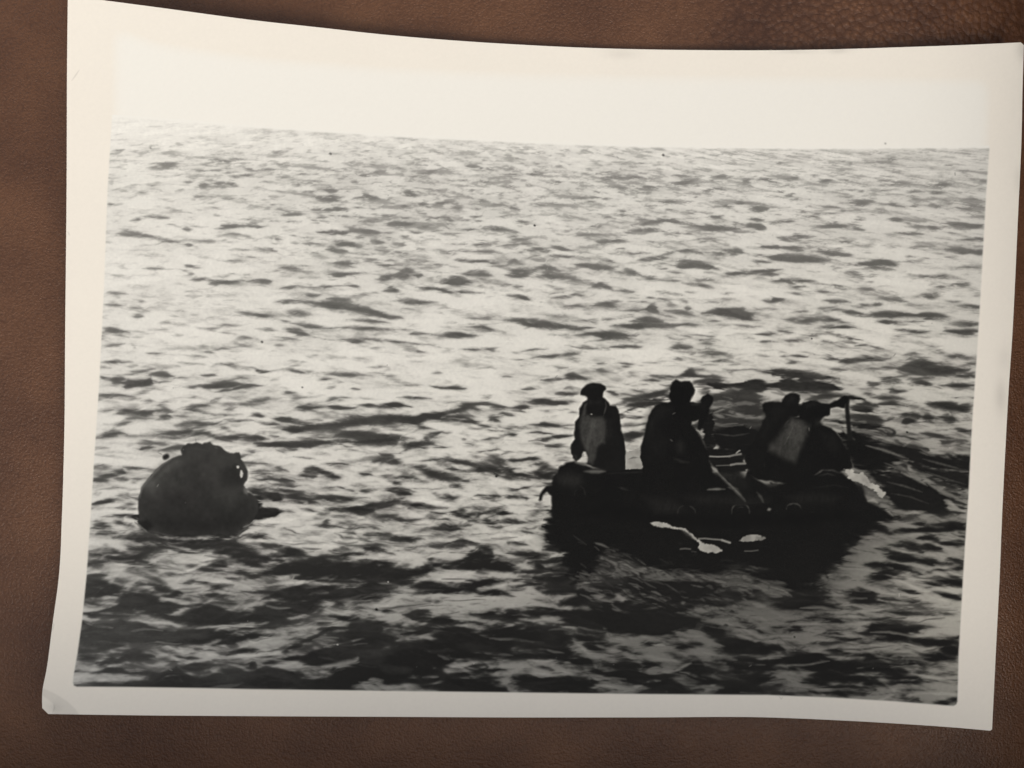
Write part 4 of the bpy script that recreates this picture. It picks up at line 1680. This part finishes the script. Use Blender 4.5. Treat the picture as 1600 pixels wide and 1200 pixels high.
def sheet(nu, nv, u0=0.0, u1=1.0, v0=0.0, v1=1.0):
    """plan position of the sheet's points (Coons patch of its four edges) and their height over the seat"""
    big = 801
    def at(P, t): q = param(P, big); return np.stack([np.interp(t, np.linspace(0, 1, big), q[:, k]) for k in (0, 1)], 1)
    u = np.linspace(u0, u1, nu); v = np.linspace(v0, v1, nv)
    T, Bm, Lf, R = at(TOP, u), at(BOTTOM, u), at(LEFTE, v), at(RIGHTE, v)
    Ug, Vg = np.meshgrid(u, v); Ug = Ug[..., None]; Vg = Vg[..., None]
    c = [np.array(p, float) for p in (TOP[0], TOP[-1], BOTTOM[0], BOTTOM[-1])]
    P = (1-Vg)*T[None]+Vg*Bm[None]+(1-Ug)*Lf[:, None]+Ug*R[:, None]-((1-Ug)*(1-Vg)*c[0]+Ug*(1-Vg)*c[1]+(1-Ug)*Vg*c[2]+Ug*Vg*c[3])
    U_, V_ = Ug[..., 0], Vg[..., 0]
    h = 0.0100*np.clip(1-U_/0.62, 0, 1)**2*(0.35+0.65*(1-V_)**1.3) + 0.0045*np.clip((U_-0.55)/0.45, 0, 1)**2*(0.6+0.4*V_) \
        + 0.0006*np.clip(1-V_/0.3, 0, 1)**2 + 0.0030*np.clip((V_-0.78)/0.22, 0, 1)**2*(0.4+0.6*np.clip(1-U_/0.5, 0, 1)) + 0.0008
    h = h+0.0002*np.sin(U_*9+1)*np.sin(V_*7)
    return P, h
def to_world(P, h):
    k = (CAM_H-h)/CAM_H
    return np.stack([(P[..., 0]-800)*UNIT*k, (600-P[..., 1])*UNIT*k, h], -1)
NU, NV = 1361, 1041
P, hh = sheet(NU, NV); WP = to_world(P, hh)
px = np.clip(P[..., 0], 0, W-1.001); py = np.clip(P[..., 1], 0, H-1.001)
xi = px.astype(int); yi = py.astype(int); fx = (px-xi)[..., None]; fy = (py-yi)[..., None]
CV = (rgb[yi, xi]*(1-fx)+rgb[yi, xi+1]*fx)*(1-fy)+(rgb[yi+1, xi]*(1-fx)+rgb[yi+1, xi+1]*fx)*fy
# faces -> depicted thing
cx = 0.25*(P[:-1, :-1]+P[1:, :-1]+P[:-1, 1:]+P[1:, 1:]); fxi = np.clip(cx[..., 0], 0, W-1).astype(int); fyi = np.clip(cx[..., 1], 0, H-1).astype(int)
reg = region[fyi, fxi].astype(int)
inpic = picm[fyi, fxi] > 0.5; sky_f = inpic & (cx[..., 1] < curve(HORIZON, cx[..., 0]))
code = np.where(~inpic, 100, np.where(sky_f, 101, np.where(reg > 0, reg, 102)))
# worn corners
def corner_cut(x, y):
    c = np.zeros(x.shape, bool)
    for (a, b, sx, sy, r) in [(66, 1115.5, 1, -1, 9), (1550, 1142, -1, -1, 3), (1600, 66, -1, 1, 5), (106, -7, 1, 1, 3)]:
        dx_ = (x-a)*sx; dy_ = (y-b)*sy; c |= (dx_+dy_ < r)
    return c
code[corner_cut(cx[..., 0], cx[..., 1])] = -1
pm, pnt, pb = mat_new("silver_print")
vc = pnt.nodes.new("ShaderNodeVertexColor"); vc.layer_name = "tone"; pnt.links.new(vc.outputs[0], pb.inputs["Base Color"])
pb.inputs["Roughness"].default_value = 0.27; pb.inputs["Specular IOR Level"].default_value = 0.14
tcn = pnt.nodes.new("ShaderNodeTexCoord"); n_ = pnt.nodes.new("ShaderNodeTexNoise"); n_.inputs["Scale"].default_value = 45; n_.inputs["Detail"].default_value = 3
bmp = pnt.nodes.new("ShaderNodeBump"); bmp.inputs["Strength"].default_value = 0.25; bmp.inputs["Distance"].default_value = 0.0006
pnt.links.new(tcn.outputs["Object"], n_.inputs[0]); pnt.links.new(n_.outputs[0], bmp.inputs["Height"]); pnt.links.new(bmp.outputs[0], pb.inputs["Normal"])
flatW = WP.reshape(-1, 3).astype(np.float32); flatC = CV.reshape(-1, 4).astype(np.float32)
iv = np.arange(NU*NV).reshape(NV, NU)
quads = np.stack([iv[1:, :-1], iv[1:, 1:], iv[:-1, 1:], iv[:-1, :-1]], -1)
def region_mesh(name, mask):
    q = quads[mask]; used, inv = np.unique(q.ravel(), return_inverse=True); n = len(q)
    me = bpy.data.meshes.new(name); me.vertices.add(len(used)); me.vertices.foreach_set("co", flatW[used].ravel())
    me.loops.add(4*n); me.loops.foreach_set("vertex_index", inv.astype(np.int32)); me.polygons.add(n)
    me.polygons.foreach_set("loop_start", np.arange(0, 4*n, 4, dtype=np.int32)); me.polygons.foreach_set("loop_total", np.full(n, 4, np.int32))
    me.polygons.foreach_set("use_smooth", np.ones(n, bool))
    at = me.color_attributes.new("tone", 'FLOAT_COLOR', 'POINT'); at.data.foreach_set("color", flatC[used].ravel())
    me.update(); me.validate()
    return me
pr = thing("photographic_print", "old black and white print with a white border and curled edges, lying on brown leather", "photograph")
part("border", region_mesh("border", code == 100), pm, pr, "blank white paper border with worn corners")
part("sky", region_mesh("sky", code == 101), pm, pr, "blank pale sky of the printed picture")
part("sea", region_mesh("sea", code == 102), pm, pr, "choppy sea with dark wavelets in the printed picture")
LAB = {'naval_mine': "dark round naval mine afloat at the left of the picture", 'raft': "dark inflatable raft carrying the four men",
       'person_a': "man in a flat cap and bib overalls standing at the left end of the raft", 'person_b': "man in a brimmed hat seen from behind, paddling in the middle of the raft",
       'person_c': "man leaning forward behind the rightmost paddler, only head and back showing", 'person_d': "man in a pale vest bending over his paddle at the right end of the raft",
       'paddle_a': "paddle dipped over the near side of the raft", 'paddle_b': "paddle held upright by the rightmost man"}
for nm, i in ids.items():
    if (code == i).any():
        part(nm.rsplit('_', 1)[0] if nm.startswith(('person', 'paddle')) else nm, region_mesh(nm, code == i), pm, pr, LAB.get(nm))
# paper back and edge of the sheet
bmx, bnt, bb = mat_new("print_back"); bb.inputs["Base Color"].default_value = (0.74, 0.70, 0.60, 1); bb.inputs["Roughness"].default_value = 0.6
nz = bnt.nodes.new("ShaderNodeTexNoise"); nz.inputs["Scale"].default_value = 60; rp = bnt.nodes.new("ShaderNodeValToRGB")
rp.color_ramp.elements[0].color = (0.68, 0.63, 0.53, 1); rp.color_ramp.elements[1].color = (0.78, 0.74, 0.64, 1)
bnt.links.new(nz.outputs[0], rp.inputs[0]); bnt.links.new(rp.outputs[0], bb.inputs["Base Color"])
BU, BV = 241, 181
P2, h2 = sheet(BU, BV, 0.0004, 0.9996, 0.0006, 0.9994); Wt = to_world(P2, h2); Wt[..., 2] -= 0.00002; Wb = to_world(P2, h2); Wb[..., 2] -= 0.0003
vs = np.concatenate([Wt.reshape(-1, 3), Wb.reshape(-1, 3)]); i2 = np.arange(BU*BV).reshape(BV, BU); c2 = 0.25*(P2[:-1, :-1]+P2[1:, :-1]+P2[:-1, 1:]+P2[1:, 1:])
keep = ~corner_cut(c2[..., 0], c2[..., 1]-0) & ~corner_cut(P2[:-1, :-1, 0], P2[:-1, :-1, 1]) & ~corner_cut(P2[1:, 1:, 0], P2[1:, 1:, 1]) & ~corner_cut(P2[1:, :-1, 0], P2[1:, :-1, 1]) & ~corner_cut(P2[:-1, 1:, 0], P2[:-1, 1:, 1])
fc = [tuple(q) for q in (np.stack([i2[:-1, :-1], i2[:-1, 1:], i2[1:, 1:], i2[1:, :-1]], -1)[keep]+BU*BV)]
off = BU*BV
for a in (i2[0, 5:-5], i2[-1, 5:-5][::-1], i2[5:-5, 0][::-1], i2[5:-5, -1]):
    fc += [(int(p), int(q), int(q)+off, int(p)+off) for p, q in zip(a[:-1], a[1:])]
me = bpy.data.meshes.new("backing"); me.from_pydata([tuple(v) for v in vs], [], [tuple(int(k) for k in f) for f in fc]); me.update()
part("backing", me, bmx, pr)

# ------------------------------------------------------------------ the leather sofa it lies on
lm, lt_, lb = mat_new("brown_leather"); N = lt_.nodes; K = lt_.links
tc = N.new("ShaderNodeTexCoord")
def vor(scale, feat='F1'):
    v = N.new("ShaderNodeTexVoronoi"); v.inputs["Scale"].default_value = scale; v.feature = feat; return v
nw = N.new("ShaderNodeTexNoise"); nw.inputs["Scale"].default_value = 700; nw.inputs["Detail"].default_value = 2
mixv = N.new("ShaderNodeVectorMath"); mixv.operation = 'MULTIPLY_ADD'; mixv.inputs[1].default_value = (0.0011, 0.0011, 0.0011)
K.new(tc.outputs["Object"], nw.inputs[0]); K.new(nw.outputs["Color"], mixv.inputs[0]); K.new(tc.outputs["Object"], mixv.inputs[2])
v1 = vor(620); v2 = vor(1500); K.new(mixv.outputs[0], v1.inputs[0]); K.new(mixv.outputs[0], v2.inputs[0])
# pebbled in some places, rubbed smooth in others
big = N.new("ShaderNodeTexNoise"); big.inputs["Scale"].default_value = 9; big.inputs["Detail"].default_value = 3; K.new(tc.outputs["Object"], big.inputs[0])
sep = N.new("ShaderNodeSeparateXYZ"); K.new(tc.outputs["Object"], sep.inputs[0])
def math_(op, a, b=None, c=None):
    m = N.new("ShaderNodeMath"); m.operation = op
    for i, v in enumerate((a, b, c)):
        if v is None: continue
        if isinstance(v, (int, float)): m.inputs[i].default_value = v
        else: K.new(v, m.inputs[i])
    return m.outputs[0]
def mrange(v, a, b, c=0., d=1.):
    m = N.new("ShaderNodeMapRange"); K.new(v, m.inputs[0]); m.inputs[1].default_value = a; m.inputs[2].default_value = b; m.inputs[3].default_value = c; m.inputs[4].default_value = d; return m.outputs[0]
peb = math_('MULTIPLY', mrange(sep.outputs[0], 0.03, 0.075), mrange(sep.outputs[1], 0.05, 0.085))
peb = math_('MULTIPLY', peb, mrange(big.outputs[0], 0.30, 0.5, 0.6, 1.0))
h1 = math_('MULTIPLY', v1.outputs["Distance"], peb); h2_ = math_('MULTIPLY', v2.outputs["Distance"], math_('SUBTRACT', 1.15, peb))
nf = N.new("ShaderNodeTexNoise"); nf.inputs["Scale"].default_value = 2600; nf.inputs["Detail"].default_value = 2; K.new(tc.outputs["Object"], nf.inputs[0])
hs = math_('ADD', math_('MULTIPLY', h1, 1.6), math_('ADD', math_('MULTIPLY', h2_, 0.7), math_('MULTIPLY', nf.outputs[0], 0.5)))
bp = N.new("ShaderNodeBump"); bp.invert = True; bp.inputs["Strength"].default_value = 0.75; bp.inputs["Distance"].default_value = 0.0003
K.new(hs, bp.inputs["Height"]); K.new(bp.outputs[0], lb.inputs["Normal"])
ramp = N.new("ShaderNodeValToRGB"); ramp.color_ramp.elements[0].position = 0.30; ramp.color_ramp.elements[1].position = 0.72
ramp.color_ramp.elements[0].color = (0.082, 0.033, 0.015, 1); ramp.color_ramp.elements[1].color = (0.150, 0.067, 0.031, 1)
n5_ = N.new("ShaderNodeTexNoise"); n5_.inputs["Scale"].default_value = 38; n5_.inputs["Detail"].default_value = 6; K.new(tc.outputs["Object"], n5_.inputs[0])
K.new(n5_.outputs[0], ramp.inputs[0])
dk = N.new("ShaderNodeMix"); dk.data_type = 'RGBA'; dk.blend_type = 'MULTIPLY'
creas = mrange(hs, 0.55, 1.3, 0.0, 0.55); K.new(creas, dk.inputs[0]); K.new(ramp.outputs[0], dk.inputs[6]); dk.inputs[7].default_value = (0.35, 0.28, 0.25, 1)
K.new(dk.outputs[2], lb.inputs["Base Color"]); lb.inputs["Roughness"].default_value = 0.46; lb.inputs["Specular IOR Level"].default_value = 0.5
def grid_mesh(name, f, nu, nv):
    vs = [f(i/(nu-1), j/(nv-1)) for j in range(nv) for i in range(nu)]
    fs = [(j*nu+i, j*nu+i+1, (j+1)*nu+i+1, (j+1)*nu+i) for j in range(nv-1) for i in range(nu-1)]
    me = bpy.data.meshes.new(name); me.from_pydata(vs, [], fs); me.update()
    for p in me.polygons: p.use_smooth = True
    return me
sofa = thing("sofa", "brown leather sofa seat with pebbled and rubbed patches, under the curled print", "sofa", (0, 0, -0.42))
OFF = Vector((0, 0, 0.42))
def prof_mesh(name, prof, x0, x1, n=60, puff=0.0):
    """a padded slab: closed profile in y,z swept along x with rounded ends"""
    m = len(prof); vs = []; fs = []
    cy = sum(p[0] for p in prof)/m; cz = sum(p[1] for p in prof)/m
    for i in range(n+1):
        t = i/n; e = min(t, 1-t)*(x1-x0); s = 1-0.10*max(0, 1-e/0.05)**2
        for (y, z) in prof: vs.append((x0+t*(x1-x0), cy+(y-cy)*s, cz+(z-cz)*s))
    for i in range(n):
        for j in range(m): a = i*m+j; b = i*m+(j+1) % m; fs.append((a, b, b+m, a+m))
    fs.append(tuple(range(m))[::-1]); fs.append(tuple(n*m+j for j in range(m)))
    me = bpy.data.meshes.new(name); me.from_pydata(vs, [], fs); me.update()
    for p in me.polygons[:-2]: p.use_smooth = True
    return me
def rbox(y0, y1, z0, z1, r, k=8):
    out = []
    for (cy, cz, a0) in ((y1-r, z1-r, 0), (y0+r, z1-r, 90), (y0+r, z0+r, 180), (y1-r, z0+r, 270)):
        for i in range(k+1): a = math.radians(a0+90*i/k); out.append((cy+r*math.cos(a), cz+r*math.sin(a)))
    return out
BACK_Y = -0.135
seat = part("seat_cushion", prof_mesh("seat_cushion", rbox(BACK_Y-0.10, 0.42, -0.16, 0.0, 0.035), -0.85, 0.16), lm, sofa); seat.location = OFF
back = part("added_backrest", prof_mesh("added_backrest", rbox(BACK_Y-0.22, BACK_Y, -0.155, 0.088, 0.04), -0.86, 0.157), lm, sofa, "padded upright sofa back out of view, added to shade the seat"); back.location = OFF  # out of view, added so that the light falls off towards it
base = part("base", prof_mesh("base", rbox(BACK_Y-0.20, 0.38, -0.34, -0.162, 0.02), -0.84, 0.155), lm, sofa); base.location = OFF
for x0, x1 in ((-1.02, -0.865), (0.162, 0.32)):  # unseen arms, added; the right one is there to darken that side
    a = part("added_armrest", prof_mesh("added_armrest", rbox(BACK_Y-0.22, 0.40, -0.36, 0.075, 0.05), x0, x1), lm, sofa); a.location = OFF
    for y in (-0.27, 0.33):
        l = part("leg", prof_mesh("leg", rbox(y-0.02, y+0.02, -0.42, -0.355, 0.008, 3), (x0+x1)/2-0.02, (x0+x1)/2+0.02, 6), lm, sofa); l.location = OFF
fm, fnt, fb = mat_new("wood_floor"); wn = fnt.nodes.new("ShaderNodeTexNoise"); wn.inputs["Scale"].default_value = 6; wr = fnt.nodes.new("ShaderNodeValToRGB")
mp = fnt.nodes.new("ShaderNodeMapping"); mp.inputs["Scale"].default_value = (1, 12, 1); ftc = fnt.nodes.new("ShaderNodeTexCoord")
fnt.links.new(ftc.outputs["Object"], mp.inputs[0]); fnt.links.new(mp.outputs[0], wn.inputs[0]); fnt.links.new(wn.outputs[0], wr.inputs[0]); fnt.links.new(wr.outputs[0], fb.inputs["Base Color"])
wr.color_ramp.elements[0].color = (0.16, 0.09, 0.045, 1); wr.color_ramp.elements[1].color = (0.30, 0.18, 0.09, 1); fb.inputs["Roughness"].default_value = 0.5
fl = part("floor", grid_mesh("floor", lambda u, v: (-20+40*u, -20+40*v, -0.42), 5, 5), fm); fl["kind"] = "structure"
